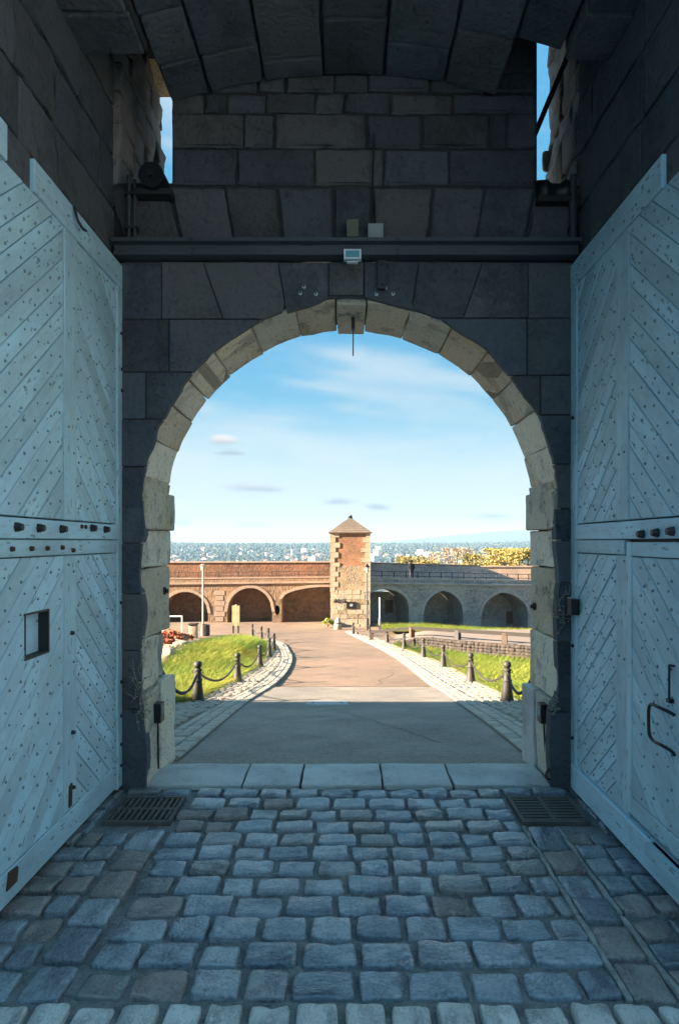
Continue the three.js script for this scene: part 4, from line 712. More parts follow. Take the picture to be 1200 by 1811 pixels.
// ---- low wall, terrace behind it, rail on posts
const wallPt = t => { const n = WALLP.length - 1, k = Math.min(n - 1, Math.floor(t * n)), f = t * n - k; return [lerp(WALLP[k][1], WALLP[k + 1][1], f), lerp(WALLP[k][0], WALLP[k + 1][0], f)]; };
const liftT = t => 0.52 * (1 - step(0.72, 1.02, t)) + 0.06;
{
  // terrace surface
  const pos = [], uv = [], idx = [], nt = 40, nd = 16;
  for (let i = 0; i <= nt; i++) { const t = i / nt, [x, z] = wallPt(t); for (let j = 0; j <= nd; j++) { const zz = lerp(z + 0.1, 52, j / nd), xx = x + (zz - z) * (0.1 + 0.35 * (1 - t)); pos.push(xx, gh(xx, zz) + (liftT(t) - 0.03) * (1 - step(34, 50, zz)) + 0.01, -zz); uv.push(xx, zz); } }
  for (let i = 0; i < nt; i++) for (let j = 0; j < nd; j++) { const a = i * (nd + 1) + j; idx.push(a, a + 1, a + nd + 1, a + 1, a + nd + 2, a + nd + 1); }
  const g = new THREE.BufferGeometry(); g.setAttribute('position', new THREE.Float32BufferAttribute(pos, 3)); g.setAttribute('uv', new THREE.Float32BufferAttribute(uv, 2)); g.setIndex(idx); g.computeVertexNormals();
  const nrm = g.attributes.normal; if (nrm.getY(5) < 0) { const ix = []; for (let i = 0; i < idx.length; i += 3) ix.push(idx[i], idx[i + 2], idx[i + 1]); g.setIndex(ix); g.computeVertexNormals(); }
  struct('terrace_path', g, M.pathPink);
  const vh = (x, z) => gh(x, z) + 0.05 + 0.12 * (1 - step(40, 50, z));
  const verge = struct('rampart_verge', sheet(41, 51, 12, 20, z => 2.4 + (z - 41) * 0.02, z => 18, vh, 0.06), M.grassBase); blades(verge, 9000, 41, 51, z => 2.4, z => 17, (x, z) => vh(x, z) + 0.05, 8, 0.16);
  // low wall of dry stones
  const w = thing('low_wall', 'low dry stone retaining wall edging the lawn', 'wall'), r = rng(88), gs = [[], [], [], []], core = [];
  for (let k = 0; k < WALLP.length - 1; k++) {
    const [z0, x0] = WALLP[k], [z1, x1] = WALLP[k + 1], L = Math.hypot(x1 - x0, z1 - z0), ang = Math.atan2(z1 - z0, x1 - x0);
    let s = 0; while (s < L) { const l = rr(0.14, 0.28, r), f = (s + l / 2) / L, t = (k + f) / (WALLP.length - 1), x = lerp(x0, x1, f), z = lerp(z0, z1, f), H = liftT(t), rows = Math.max(1, Math.round(H / 0.11));
      for (let q = 0; q < rows; q++) gs[Math.floor(r() * 4)].push(block(2, 2, 2, [l * 0.97, H / rows * 0.98, 0.24], 0.03, 0.03, 7, 1000 + Math.floor(r() * 500)).rotateY(ang).translate(x + rr(-0.02, 0.02, r), gh(x, z) + (q + 0.5) * H / rows - 0.02, -z + rr(-0.025, 0.025, r))); s += l; }
    const H0 = liftT(k / 5), H1 = liftT((k + 1) / 5); core.push(bar([x0, gh(x0, z0) + H0 * 0.4, -z0], [x1, gh(x1, z1) + H1 * 0.4, -z1], Math.max(0.04, H0 * 0.2), 4, Math.max(0.04, H1 * 0.2)));
  }
  gs.forEach((a, i) => { if (a.length) mesh('dry_stones', merge(a), M.dryStone[i], w).userData.kind = 'stuff'; });
  mesh('core', merge(core), M.dryStone[0], w);
  const posts = [[1.35, 36.2], [2.93, 30.3], [4.43, 27], [5.8, 24.9], [6.9, 23.1]];
  const f = thing('timber_rail', 'low timber rail on squat posts behind the dry stone wall', 'rail'); let prev;
  const tz = (x, z) => gh(x, z) + 0.5 * (1 - step(29, 37, z));
  posts.forEach(([x, z], i) => { const y = tz(x, z); mesh('post', box(-0.1, 0.1, 0, 0.44, -0.09, 0.09).rotateY(0.4 * i).translate(x, y, -z), i === 2 ? M.castIron : M.wood, f); if (prev) { const d = new THREE.Vector3(x - prev[0], y - prev[1], -z + prev[2]), L = d.length(); const b = box(-0.05, 0.05, -0.1, 0.03, 0, L); b.applyQuaternion(new THREE.Quaternion().setFromUnitVectors(new THREE.Vector3(0, 0, 1), d.normalize())); mesh('rail', b.translate(prev[0], prev[1] + 0.45, -prev[2]), M.darkWood, f); } prev = [x, y, z]; });
}
// ================================================================== BOLLARDS AND CHAINS
{
  const prof = [[0.001, -0.06], [0.125, -0.06], [0.125, 0.02], [0.115, 0.05], [0.1, 0.12], [0.083, 0.25], [0.07, 0.36], [0.082, 0.365], [0.085, 0.385], [0.078, 0.4], [0.064, 0.405], [0.06, 0.5], [0.056, 0.545], [0.07, 0.552], [0.072, 0.575], [0.05, 0.585], [0.042, 0.6]];
  const cap = [[0.042, 0.6], [0.06, 0.612], [0.071, 0.637], [0.073, 0.66], [0.066, 0.69], [0.048, 0.712], [0.02, 0.722], [0.001, 0.724]];
  const V = p => p.map(q => new THREE.Vector2(...q));
  const body = new THREE.LatheGeometry(V(prof), 20), head = new THREE.LatheGeometry(V(cap), 20), eye = new THREE.TorusGeometry(0.022, 0.007, 6, 12).translate(0.075, 0.53, 0);
  const ord = ['first', 'second', 'third', 'fourth', 'fifth', 'sixth', 'seventh', 'eighth'];
  const link = new THREE.TorusGeometry(0.02, 0.0065, 5, 8); link.scale(1.65, 1, 1);
  for (const [list, where, side] of [[BOL, 'along the grass mound', -1], [BOR, 'along the lawn', 1]]) {
    const pts = list.map(([z, x]) => [x, gh(x, z), z]);
    pts.forEach(([x, y, z], i) => { const b = thing('bollard', `cast iron bollard ${where}, ${ord[i]} from the gate`, 'bollard', [x, y, -z], i * 0.7, 'cast iron bollards beside the road'); mesh('post', body, M.castIron, b); mesh('cap', head, M.castIron, b); for (const s of [0, 1]) mesh('eye', eye, M.castIron, b).rotation.y = s * Math.PI; });
    const start = [[side < 0 ? -1.95 : 2.0, gh(2, 7.2) + 0.1, 7.2]].concat(pts);
    for (let i = 0; i < start.length - 1; i++) {
      const A = start[i], B = start[i + 1], gs = []; const pa = new THREE.Vector3(A[0], A[1] + 0.53, -A[2]), pb = new THREE.Vector3(B[0], B[1] + 0.53, -B[2]); const D = pa.distanceTo(pb), sag = Math.min(0.3, D * 0.075), n = Math.round(D * 1.03 / 0.052);
      const at = t => pa.clone().lerp(pb, t).add(new THREE.Vector3(0, -sag * 4 * t * (1 - t), 0));
      for (let k = 0; k < n; k++) { const p = at((k + 0.5) / n), d = at((k + 1) / n).sub(at(k / n)).normalize(); const q = new THREE.Quaternion().setFromUnitVectors(new THREE.Vector3(1, 0, 0), d).multiply(new THREE.Quaternion().setFromAxisAngle(new THREE.Vector3(1, 0, 0), k % 2 ? Math.PI / 2 : 0)); gs.push(link.clone().applyQuaternion(q).translate(p.x, p.y, p.z)); }
      const c = mesh('chain', merge(gs), M.castIron); tag(c, i ? `sagging iron chain between the ${ord[i - 1]} and ${ord[i]} bollards ${where}` : `sagging iron chain from the gate to the first bollard ${where}`, 'chain', 'chains between the bollards');
    }
  }
}

// ---- cracks and a tar seam in the road
{
  const ribbon = (pts, w) => { const pos = [], idx = []; pts.forEach(([x, z], i) => { const q = pts[Math.min(i + 1, pts.length - 1)], o = pts[Math.max(i - 1, 0)], dx = q[0] - o[0], dz = q[1] - o[1], l = Math.hypot(dx, dz), ww = w * (0.5 + 0.5 * Math.abs(vn(i * 1.3, x, 2))); for (const s of [-1, 1]) pos.push(x + s * dz / l * ww, gh(x, z) + 0.004, -(z - s * dx / l * ww)); if (i) { const a = 2 * i - 2; idx.push(a, a + 2, a + 1, a + 1, a + 2, a + 3, a, a + 1, a + 2, a + 1, a + 3, a + 2); } }); const g = new THREE.BufferGeometry(); g.setAttribute('position', new THREE.Float32BufferAttribute(pos, 3)); g.setIndex(idx); g.computeVertexNormals(); const n = g.attributes.normal; for (let i = 0; i < n.count; i++) n.setXYZ(i, 0, 1, 0); return g; };
  const tar = mat([0.1, 0.08, 0.07], { rough: 0.9 }), r = rng(321), ground = scene.getObjectByName('ground'), road = scene.getObjectByName('road');
  const wander = (x, z, dx, dz, n, j) => { const a = []; for (let i = 0; i < n; i++) { a.push([x, z]); x += dx + rr(-j, j, r); z += dz + rr(-j, j, r) * 0.6; } return a; };
  const seam = []; for (let i = 0; i <= 24; i++) seam.push([lerp(-1.65, 1.95, i / 24), 15.32 + 0.03 * vn(i * 0.7, 1, 1)]);
  mesh('tar_seam', ribbon(seam, 0.018), tar, road);
  for (const a of [[-0.9, 8.2, 0.06, 0.16, 26, 0.05], [0.9, 6.4, -0.05, 0.2, 20, 0.05]]) mesh('crack', ribbon(wander(...a), 0.005), tar, road);
  for (const a of [[0.7, 16, 0.03, 0.34, 18, 0.09], [-1.2, 26, 0.14, 0.05, 18, 0.07]]) mesh('crack', ribbon(wander(...a), 0.007).translate(0, -0.028, 0), tar, ground);
}
// ================================================================== RAMPARTS AND TOWER
// planes of the two ramparts; u runs to the right along the face
function rampart(cfg) {
  const { origin, dir, name, label, arches, top, base, cornice, string, len0, len1, mats, trim, upper } = cfg;
  const turn = Math.atan2(-dir[1] * -1, dir[0]);           // dir = (dx, dz) with dz measured as depth
  const t = thing(name, label, 'rampart', [origin[0], 0, -origin[1]], Math.atan2(dir[1], dir[0]));
  // points on this face seen at a photo pixel
  const uv = (px, py) => { const k = (px - CX) / F; const u = (k * origin[1] - origin[0]) / (dir[0] - k * dir[1]); const z = origin[1] + dir[1] * u; return [u, EYE + (CY - py) * z / F]; };
  const A = arches.map(a => { const [u0, yb] = uv(a.x0, a.yb), [u1] = uv(a.x1, a.yb), [uc, yc] = uv(a.xc, a.yc), [, ys] = uv(a.xc, a.ys); return { u0, u1, uc, yb: yb - 0.6, yc, ys, p: a.p ?? 2 }; });
  const outline = (a, e) => { const pts = [[a.u0 - e, a.yb], [a.u0 - e, a.ys]]; for (let i = 1; i < 24; i++) { const f = i / 24, x = lerp(a.u0 - e, a.u1 + e, f), c = a.uc, q = x < c ? (c - x) / (c - a.u0 + e) : (x - c) / (a.u1 + e - c); pts.push([x, a.ys + (a.yc + e - a.ys) * Math.pow(Math.max(0, 1 - Math.pow(q, a.p)), 1 / 2)]); } pts.push([a.u1 + e, a.ys], [a.u1 + e, a.yb]); return pts; };
  const [ua, ta] = [len0, null], ub = len1;
  const yTop = u => lerp(top[0], top[1], (u - len0) / (len1 - len0)), yC = u => lerp(cornice[0], cornice[1], (u - len0) / (len1 - len0));
  const s = new THREE.Shape(); s.moveTo(ua, base - 1); s.lineTo(ub, base - 1); s.lineTo(ub, yC(ub)); s.lineTo(ua, yC(ua)); s.closePath();
  for (const a of A) { const h = new THREE.Path(); outline(a, 0).forEach((p, i) => { const q = [clamp(p[0], ua + 0.01, ub - 0.01), Math.max(p[1], base - 0.95)]; i ? h.lineTo(...q) : h.moveTo(...q); }); h.closePath(); s.holes.push(h); }
  for (const [px, py, rx, ry] of cfg.holes ?? []) { const [u, y] = uv(px, py), h = new THREE.Path(); h.absellipse(u, y, rx, ry, 0, Math.PI * 2, false); s.holes.push(h); }   // loopholes right through the wall
  mesh('wall', new THREE.ExtrudeGeometry(s, { depth: 2.4, bevelEnabled: false }).translate(0, 0, -2.4), mats[0], t);
  mesh('back_wall', box(ua, ub, base - 1, Math.min(cornice[0], cornice[1]) - 0.02, -2.95, -2.42), mats[0], t);
  A.forEach((a, i) => { const o = outline(a, 0.24).filter(p => p[1] > a.yb + 0.3), n = outline(a, 0.005).filter(p => p[1] > a.yb + 0.3), g = []; 
    for (let k = 0; k < o.length - 1; k++) { const w = [n[k], n[k + 1], o[k + 1], o[k]].map(p => [clamp(p[0], ua, ub), p[1]]); if (Math.abs(area(w)) < 1e-4) continue; const q = prism(w, 0.12, 0.01, 0, k, k); if (q) g.push(q.translate(0, 0, 0.05)); } 
    if (g.length) mesh('arch_ring', merge(g), trim, t); });
  const along = (y0, y1, z0, z1) => { const sh = new THREE.Shape(); sh.moveTo(ua, y0(ua)); sh.lineTo(ub, y0(ub)); sh.lineTo(ub, y1(ub)); sh.lineTo(ua, y1(ua)); sh.closePath(); return new THREE.ExtrudeGeometry(sh, { depth: z1 - z0, bevelEnabled: false }).translate(0, 0, z0); };
  mesh('cornice', along(u => yC(u), u => yC(u) + 0.13, -2.4, 0.14), trim, t);
  mesh('walkway', along(u => yC(u) + 0.132, u => yC(u) + 0.16, -2.4, 0.05), mats[0], t);
  mesh('walkway_kerb', along(u => yC(u) + 0.4, u => yC(u) + 0.5, -0.36, -0.1), trim, t);
  mesh('walkway_riser', along(u => yC(u) + 0.16, u => yC(u) + 0.4, -0.34, -0.14), mats[0], t);
  return { t, uv, along, yTop, yC, ua, ub };
}
// left rampart: brick, in full sun
{
  const L = rampart({ name: 'brick_rampart', label: 'sunlit orange brick rampart with deep arched recesses', origin: [-1.2, 54], dir: [1, 0.0], arches: [
    { x0: 288, x1: 368, xc: 328, yc: 1047, ys: 1085, yb: 1100 }, { x0: 402, x1: 481, xc: 443, yc: 1040, ys: 1082, yb: 1098 }, { x0: 498, x1: 640, xc: 572, yc: 1038, ys: 1060, yb: 1097, p: 1.7 }],
    holes: [[490, 1079, 0.2, 0.38]], top: [-0.02, 0.04], base: -4.75, cornice: [-1.8, -1.5], len0: -26, len1: 1.6, mats: [M.stoneL], trim: M.trimL });
  const t = L.t;
  mesh('parapet', L.along(u => L.yC(u) + 0.16, u => L.yTop(u), -2.4, -1.7), M.brickL, t);
  mesh('coping', L.along(u => L.yTop(u) + 0.002, u => L.yTop(u) + 0.1, -2.5, -1.6), M.trimL, t);
  for (const [a, b] of [[0.62, 0.66], [0.9, 0.94]]) mesh('railing_rail', L.along(u => L.yC(u) + a, u => L.yC(u) + b, -0.24, -0.2), M.castIron, t);
  for (let u = -25; u < 1; u += 1.6) mesh('railing_post', box(u - 0.025, u + 0.025, L.yC(u) + 0.16, L.yC(u) + 0.96, -0.25, -0.19), M.castIron, t);
  mesh('pier_quoins', merge([0, 1, 2, 3, 4, 5].map(i => box(L.uv(388, 1080)[0] - 0.3 - 0.1 * (i % 2), L.uv(388, 1080)[0] + 0.3 + 0.12 * (i % 2), -4.6 + i * 0.42, -4.6 + i * 0.42 + 0.36, -0.1, 0.03))), M.trimL, t);
}
// right rampart: grey stone turning out of the sun
let personAt;
{
  const k = 0.34, L0 = Math.hypot(1, k);
  const W = rampart({ name: 'grey_rampart', label: 'shaded grey stone rampart with pointed arched recesses', origin: [1.5, 52.2], dir: [1 / L0, k / L0], arches: [
    { x0: 640, x1: 722, xc: 678, yc: 1042, ys: 1075, yb: 1101 }, { x0: 748, x1: 818, xc: 783, yc: 1045, ys: 1085, yb: 1106, p: 1.6 }, { x0: 850, x1: 933, xc: 888, yc: 1048, ys: 1088, yb: 1112, p: 1.55 }],
    top: [0.06, -0.7], base: -5.2, cornice: [-1.45, -2.3], len0: -0.8, len1: 24, mats: [M.stoneR], trim: M.trimR });
  const t = W.t, [uE, yE] = W.uv(868, 1003), [uF, yF] = W.uv(944, 1031);
  const sh = new THREE.Shape(); sh.moveTo(W.ua, W.yC(W.ua) + 0.16); sh.lineTo(W.ub, W.yC(W.ub) + 0.16); sh.lineTo(W.ub, W.yC(W.ub) + 0.3); sh.lineTo(uF, yF); sh.lineTo(uE, yE); sh.lineTo(W.ua, W.yTop(W.ua)); sh.closePath();  // top sloped to copy the edge of a cast shadow
  mesh('parapet', new THREE.ExtrudeGeometry(sh, { depth: 0.6, bevelEnabled: false }).translate(0, 0, -2.4), M.stoneR, t);
  const cop = new THREE.Shape(); cop.moveTo(W.ua, W.yTop(W.ua)); cop.lineTo(uE, yE); cop.lineTo(uE, yE + 0.09); cop.lineTo(W.ua, W.yTop(W.ua) + 0.09); cop.closePath(); mesh('coping', new THREE.ExtrudeGeometry(cop, { depth: 0.75, bevelEnabled: false }).translate(0, 0.002, -2.48), M.roofTile, t);
  for (const a of [0.62, 0.95]) mesh('railing_rail', W.along(u => W.yC(u) + a, u => W.yC(u) + a + 0.045, -0.26, -0.21), M.castIron, t);
  for (let u = 0.4; u < 24; u += 1.02) mesh('railing_post', box(u - 0.03, u + 0.03, W.yC(u) + 0.16, W.yC(u) + 1.0, -0.27, -0.2), M.castIron, t);
  for (const [px, py] of [[929, 1098], [708, 1078]]) { const [u, y] = W.uv(px, py); mesh('door', box(u - 0.35, u + 0.35, y - 0.5, y + 0.55, -2.43, -2.36), M.wood, t); }
  { const [u, y] = W.uv(736, 1018); personAt = new THREE.Vector3(u, W.yC(u) + 0.16, -0.95).applyAxisAngle(new THREE.Vector3(0, 1, 0), t.rotation.y).add(t.position); }
  // added bright wall, imitates the sunlit corner above the parapet's shadow edge
  const fw = thing('added_lit_wall', 'added bright wall standing for the sunlit end of the shaded parapet', 'wall', [13, 0, -60]);
  mesh('wall', box(-2, 14, -6, EYE + (CY - 1003) * 60 / F, -0.6, 0), M.trimL, fw); mesh('coping', box(-2.1, 14.1, EYE + (CY - 1003) * 60 / F + 0.002, EYE + (CY - 1001) * 60 / F, -0.7, 0.1), M.trimL, fw);
}
// tower
{
  const Z = 50, w = 1.46, X = (619 - CX) * Z / F, y0 = gh(X, Z) - 0.25, e = EYE + (CY - 943) * Z / F - y0, apex = EYE + (CY - 914) * Z / F - y0;
  const t = thing('watch_tower', 'square watch tower of brick and pale stone with pyramid roof', 'tower', [X, y0, -Z - w]);
  const yb = EYE + (CY - 1045) * Z / F - y0, yk = EYE + (CY - 1001) * Z / F - y0;
  mesh('base_wall', box(-w, w, 0, yb, -w, w), M.towerBase, t); mesh('middle_wall', box(-w + 0.01, w - 0.01, yb, yk, -w + 0.01, w - 0.01), M.towerStone, t); mesh('brick_wall', box(-w + 0.03, w - 0.03, yk, e, -w + 0.03, w - 0.03), M.towerBrick, t);
  const r = rng(17); let y = yk - 1.9, i = 0;
  while (y < e - 0.1) { const h = rr(0.3, 0.4, r), hh = Math.min(h, e - y) - 0.015; for (const s of [-1, 1]) { const l = ((i + (s > 0 ? 1 : 0)) % 2 ? 0.62 : 0.36) * rr(0.85, 1.15, r); mesh('quoin', box(s * (w + 0.025), s * (w - l), y, y + hh, w - 0.4, w + 0.025), pick(M.quoin, r), t); } y += h; i++; }
  // stones of the lower storey, irregular ashlar
  for (let yy = 0.1; yy < yb; yy += 0.36) { let x = -w + rr(0, 0.3, r); while (x < w - 0.25) { const l = rr(0.3, 0.7, r); if (r() < 0.75 && x + l < w - 0.02) mesh('stone', box(x, x + l - 0.03, yy, yy + 0.32, w - 0.1, w + rr(0.004, 0.03, r)), r() < 0.2 ? M.towerStone : pick(M.quoin, r), t); x += l; } }
  const roof = mesh('roof', (() => { const g = new THREE.ConeGeometry((w + 0.14) * Math.SQRT2, apex - e - 0.04, 4, 8).rotateY(Math.PI / 4).translate(0, e + 0.07 + (apex - e - 0.04) / 2, 0).toNonIndexed(); g.computeVertexNormals(); return boxUV(g); })(), M.roofTile, t);
  mesh('eaves', box(-w - 0.15, w + 0.15, e, e + 0.068, -w - 0.15, w + 0.15), M.wood, roof);
  mesh('finial', new THREE.ConeGeometry(0.2, 0.3, 6).scale(1.3, 1, 0.8).rotateZ(-0.35).translate(0.06, apex + 0.08, 0), M.iron, roof);
  for (let k = 1; k < 9; k++) { const f = k / 9, ww = (w + 0.14) * (1 - f) + 0.012, yy = e + 0.07 + (apex - e - 0.04) * f; mesh('tile_course', box(-ww - 0.01, ww + 0.01, yy - 0.012, yy + 0.012, -ww - 0.01, ww + 0.01), M.roofTile, roof); }
  const px = (a, b) => [(a - 619) * Z / F, EYE + (CY - b) * Z / F - y0];
  const [ax, ay] = px(621, 1070); const pl = mesh('plaque', box(ax - 0.36, ax + 0.36, ay - 0.24, ay + 0.24, w + 0.03, w + 0.09), M.black, t); mesh('plaque_text', box(ax - 0.12, ax + 0.1, ay - 0.09, ay + 0.09, w + 0.091, w + 0.1), M.boxGrey, pl);
  const font = await new FontLoader().loadAsync('fonts/droid/droid_sans_bold.typeface.json');
  const tg = new TextGeometry('ALG', { font, size: 0.3, depth: 0.012, curveSegments: 4 }); tg.scale(1.25, 1, 1); const [gx, gy] = px(589, 1066); mesh('graffiti', tg.translate(gx, gy, w + 0.033), M.black, t);
}
// ================================================================== STREET FURNITURE
{
  const at = (px, z) => { const x = (px - CX) * z / F; return [x, gh(x, z), -z]; };
  const l1 = thing('street_lamp', 'tall pale street lamp with box lantern before the brick rampart', 'street lamp', at(359, 41)); const H1 = EYE + (CY - 998) * 41 / F - l1.position.y;
  mesh('base', cyl(0.09, 0.13, 0.7), M.poleGrey, l1); mesh('pole', cyl(0.045, 0.06, H1 - 0.35), M.poleGrey, l1);
  const lan = mesh('lantern', new THREE.CylinderGeometry(0.2, 0.13, 0.3, 4).rotateY(Math.PI / 4).translate(0, H1 - 0.2, 0), M.lampGlass, l1); mesh('lantern_cap', new THREE.CylinderGeometry(0.1, 0.24, 0.07, 4).rotateY(Math.PI / 4).translate(0, H1 - 0.015, 0), M.trimL, lan);
  const l2 = thing('lantern_post', 'slender lantern post with dark pointed lantern beside the tower', 'street lamp', at(649, 46.5)); const H2 = EYE + (CY - 997) * 46.5 / F - l2.position.y;
  mesh('pole', cyl(0.035, 0.055, H2 - 0.6), M.castIron, l2); mesh('foot', cyl(0.09, 0.15, 0.8), M.castIron, l2); const ln = mesh('lantern', new THREE.CylinderGeometry(0.16, 0.09, 0.34, 6).translate(0, H2 - 0.42, 0), M.lampGlass, l2); mesh('lantern_hood', new THREE.ConeGeometry(0.21, 0.3, 6).translate(0, H2 - 0.1, 0), M.black, ln);
  const wp = thing('white_post', 'plain pale post standing alone in front of the shaded arch', 'post', at(671, 43.5)); const H3 = EYE + (CY - 1058) * 43.5 / F - wp.position.y; mesh('shaft', cyl(0.045, 0.05, H3), M.frameWhite, wp); mesh('sleeve', cyl(0.07, 0.075, H3 * 0.42), M.poleGrey, wp); mesh('top_cap', new THREE.SphereGeometry(0.05, 10, 6).translate(0, H3, 0), M.frameWhite, wp);
  const tm = thing('information_totem', 'weathered yellow information totem on two dark legs behind the mound', 'sign', at(417, 43)); const yl = mat([0.42, 0.37, 0.17], { map: T.stone, rep: 1.5 }), yw = mat([0.62, 0.56, 0.36], { map: T.mottle, rep: 2 });
  for (const s of [-1, 1]) mesh('leg', box(s * 0.16 - 0.05, s * 0.16 + 0.05, 0, 0.5, -0.05, 0.05), M.castIron, tm); for (const [a, b, m] of [[-0.24, -0.07, yl], [-0.065, 0.06, yw], [0.065, 0.24, yl]]) mesh('board', box(a, b, 0.45, 1.75 + (m === yl ? 0 : 0.06), -0.05, 0.05), m, tm);
  const hp = thing('hoop_barrier', 'pale metal hoop barrier beyond the rock bed', 'barrier', at(305, 36)); const Hh = EYE + (CY - 1091) * 36 / F - hp.position.y; for (const x of [-0.5, 0.5]) mesh('upright', box(x - 0.035, x + 0.035, 0, Hh, -0.03, 0.03), M.frameWhite, hp); mesh('top_bar', box(-0.535, 0.535, Hh, Hh + 0.07, -0.031, 0.031), M.frameWhite, hp);
  const sp = thing('stone_stump', 'rough squat stone stump next to the street lamp', 'stone', at(342, 38.5)); mesh('stump', block(4, 6, 4, [0.46, 0.75, 0.4], 0.06, 0.06, 4, 1500).translate(0, 0.34, 0), M.quoin[0], sp); mesh('cap_stone', block(4, 2, 4, [0.52, 0.12, 0.44], 0.04, 0.03, 5, 1501).translate(0, 0.77, 0), M.dryStone[1], sp);
  const bn = thing('litter_bin', 'dark slatted litter bin at the foot of the street lamp', 'bin', at(364, 40.5)); mesh('body', cyl(0.22, 0.2, 0.62, 14), M.castIron, bn); for (let i = 0; i < 10; i++) { const a = i / 10 * Math.PI * 2; mesh('slat', box(-0.045, 0.045, 0.03, 0.66, 0.2, 0.235).rotateY(a), M.castIron, bn); } mesh('rim', new THREE.TorusGeometry(0.225, 0.02, 6, 18).rotateX(Math.PI / 2).translate(0, 0.65, 0), M.castIron, bn);
  const gs = thing('guard_stone', 'pale guard stone with dark side at the corner of the tower', 'guard stone', at(597, 47.5)); mesh('stone', new THREE.LatheGeometry([[0.001, -0.1], [0.3, -0.1], [0.27, 0.3], [0.2, 0.6], [0.1, 0.78], [0.001, 0.82]].map(p => new THREE.Vector2(...p)), 14), M.quoin[1], gs); mesh('iron_band', new THREE.TorusGeometry(0.245, 0.03, 6, 16).rotateX(Math.PI / 2).translate(0, 0.42, 0), M.iron, gs);
  // rock bed with red shrubs
  const r = rng(61), rockAt = [];
  for (let i = 0; i < 11; i++) { const z = rr(23, 33, r), px = rr(288, 334 - (z < 27 ? 12 : 0), r), p = at(px, z), s = rr(0.22, 0.5, r); const o = mesh('rock', block(4, 3, 4, [s * 1.5, s, s * 1.2], s * 0.25, s * 0.2, 3 / s, 1600 + i), M.quoin[i % 3]); o.position.set(p[0], p[1] + s * 0.3 + 0.02, p[2]); o.rotation.y = r() * 6; tag(o, 'pale rough rock in the rock bed beside the grass mound', 'rock', 'rocks of the rock bed'); }
  const shrub = (pos, name, label, group, rad, h, n, cols, seed, leaf) => { const t = thing(name, label, 'shrub', pos, 0, group), q = rng(seed), st = [], lv = cols.map(() => []); for (let i = 0; i < 9; i++) { const a = q() * 6.3, d = rad * rr(0.3, 0.8, q); st.push(bar([0, 0, 0], [Math.cos(a) * d, h * rr(0.5, 0.9, q), Math.sin(a) * d], 0.014, 4, 0.005)); } for (let i = 0; i < n; i++) { const a = q() * 6.3, e = Math.acos(rr(-0.2, 1, q)), k = Math.cbrt(rr(0.2, 1, q)) * (0.75 + 0.35 * vn(a * 1.5, e * 3, seed)); lv[Math.floor(q() * cols.length)].push(new THREE.PlaneGeometry(leaf * rr(0.6, 1.4, q), leaf).rotateX(q() * 6).rotateY(q() * 6).translate(Math.cos(a) * Math.sin(e) * rad * k, h * 0.45 + Math.cos(e) * h * 0.55 * k, Math.sin(a) * Math.sin(e) * rad * k)); } mesh('stems', merge(st), M.wood, t); lv.forEach((a, i) => { const o = mesh('foliage', merge(a), cols[i], t); o.userData.kind = 'stuff'; }); };
  const red = [[0.42, 0.1, 0.04], [0.5, 0.17, 0.07], [0.3, 0.08, 0.04]].map(c => mat(c, { rough: 0.8, side: THREE.DoubleSide })), pal = [[0.4, 0.34, 0.18], [0.25, 0.26, 0.08], [0.55, 0.48, 0.36]].map(c => mat(c, { rough: 0.8, side: THREE.DoubleSide }));
  const grp = 'red shrubs of the rock bed';
  [[300, 31.5, 0.75, 0.8], [318, 33, 0.6, 0.6], [290, 29, 0.7, 0.7], [331, 34.5, 0.4, 0.4]].forEach(([px, z, rad, h], i) => shrub(at(px, z), 'red_shrub', 'russet red low shrub growing in the rock bed', grp, rad, h, 900, red, 70 + i, 0.07));
  [[297, 25.5, 0.55, 0.45], [315, 27, 0.5, 0.4], [324, 29.5, 0.45, 0.35]].forEach(([px, z, rad, h], i) => shrub(at(px, z), 'dry_shrub', 'straw-coloured low shrub among the rocks', 'straw shrubs of the rock bed', rad, h, 700, pal, 80 + i, 0.06));
  shrub(at(580, 49.6), 'weed_clump', 'yellow weeds growing at the foot of the tower wall', undefined, 0.5, 0.7, 500, [mat([0.4, 0.36, 0.06], { side: THREE.DoubleSide }), mat([0.22, 0.26, 0.05], { side: THREE.DoubleSide })], 91, 0.09);
}
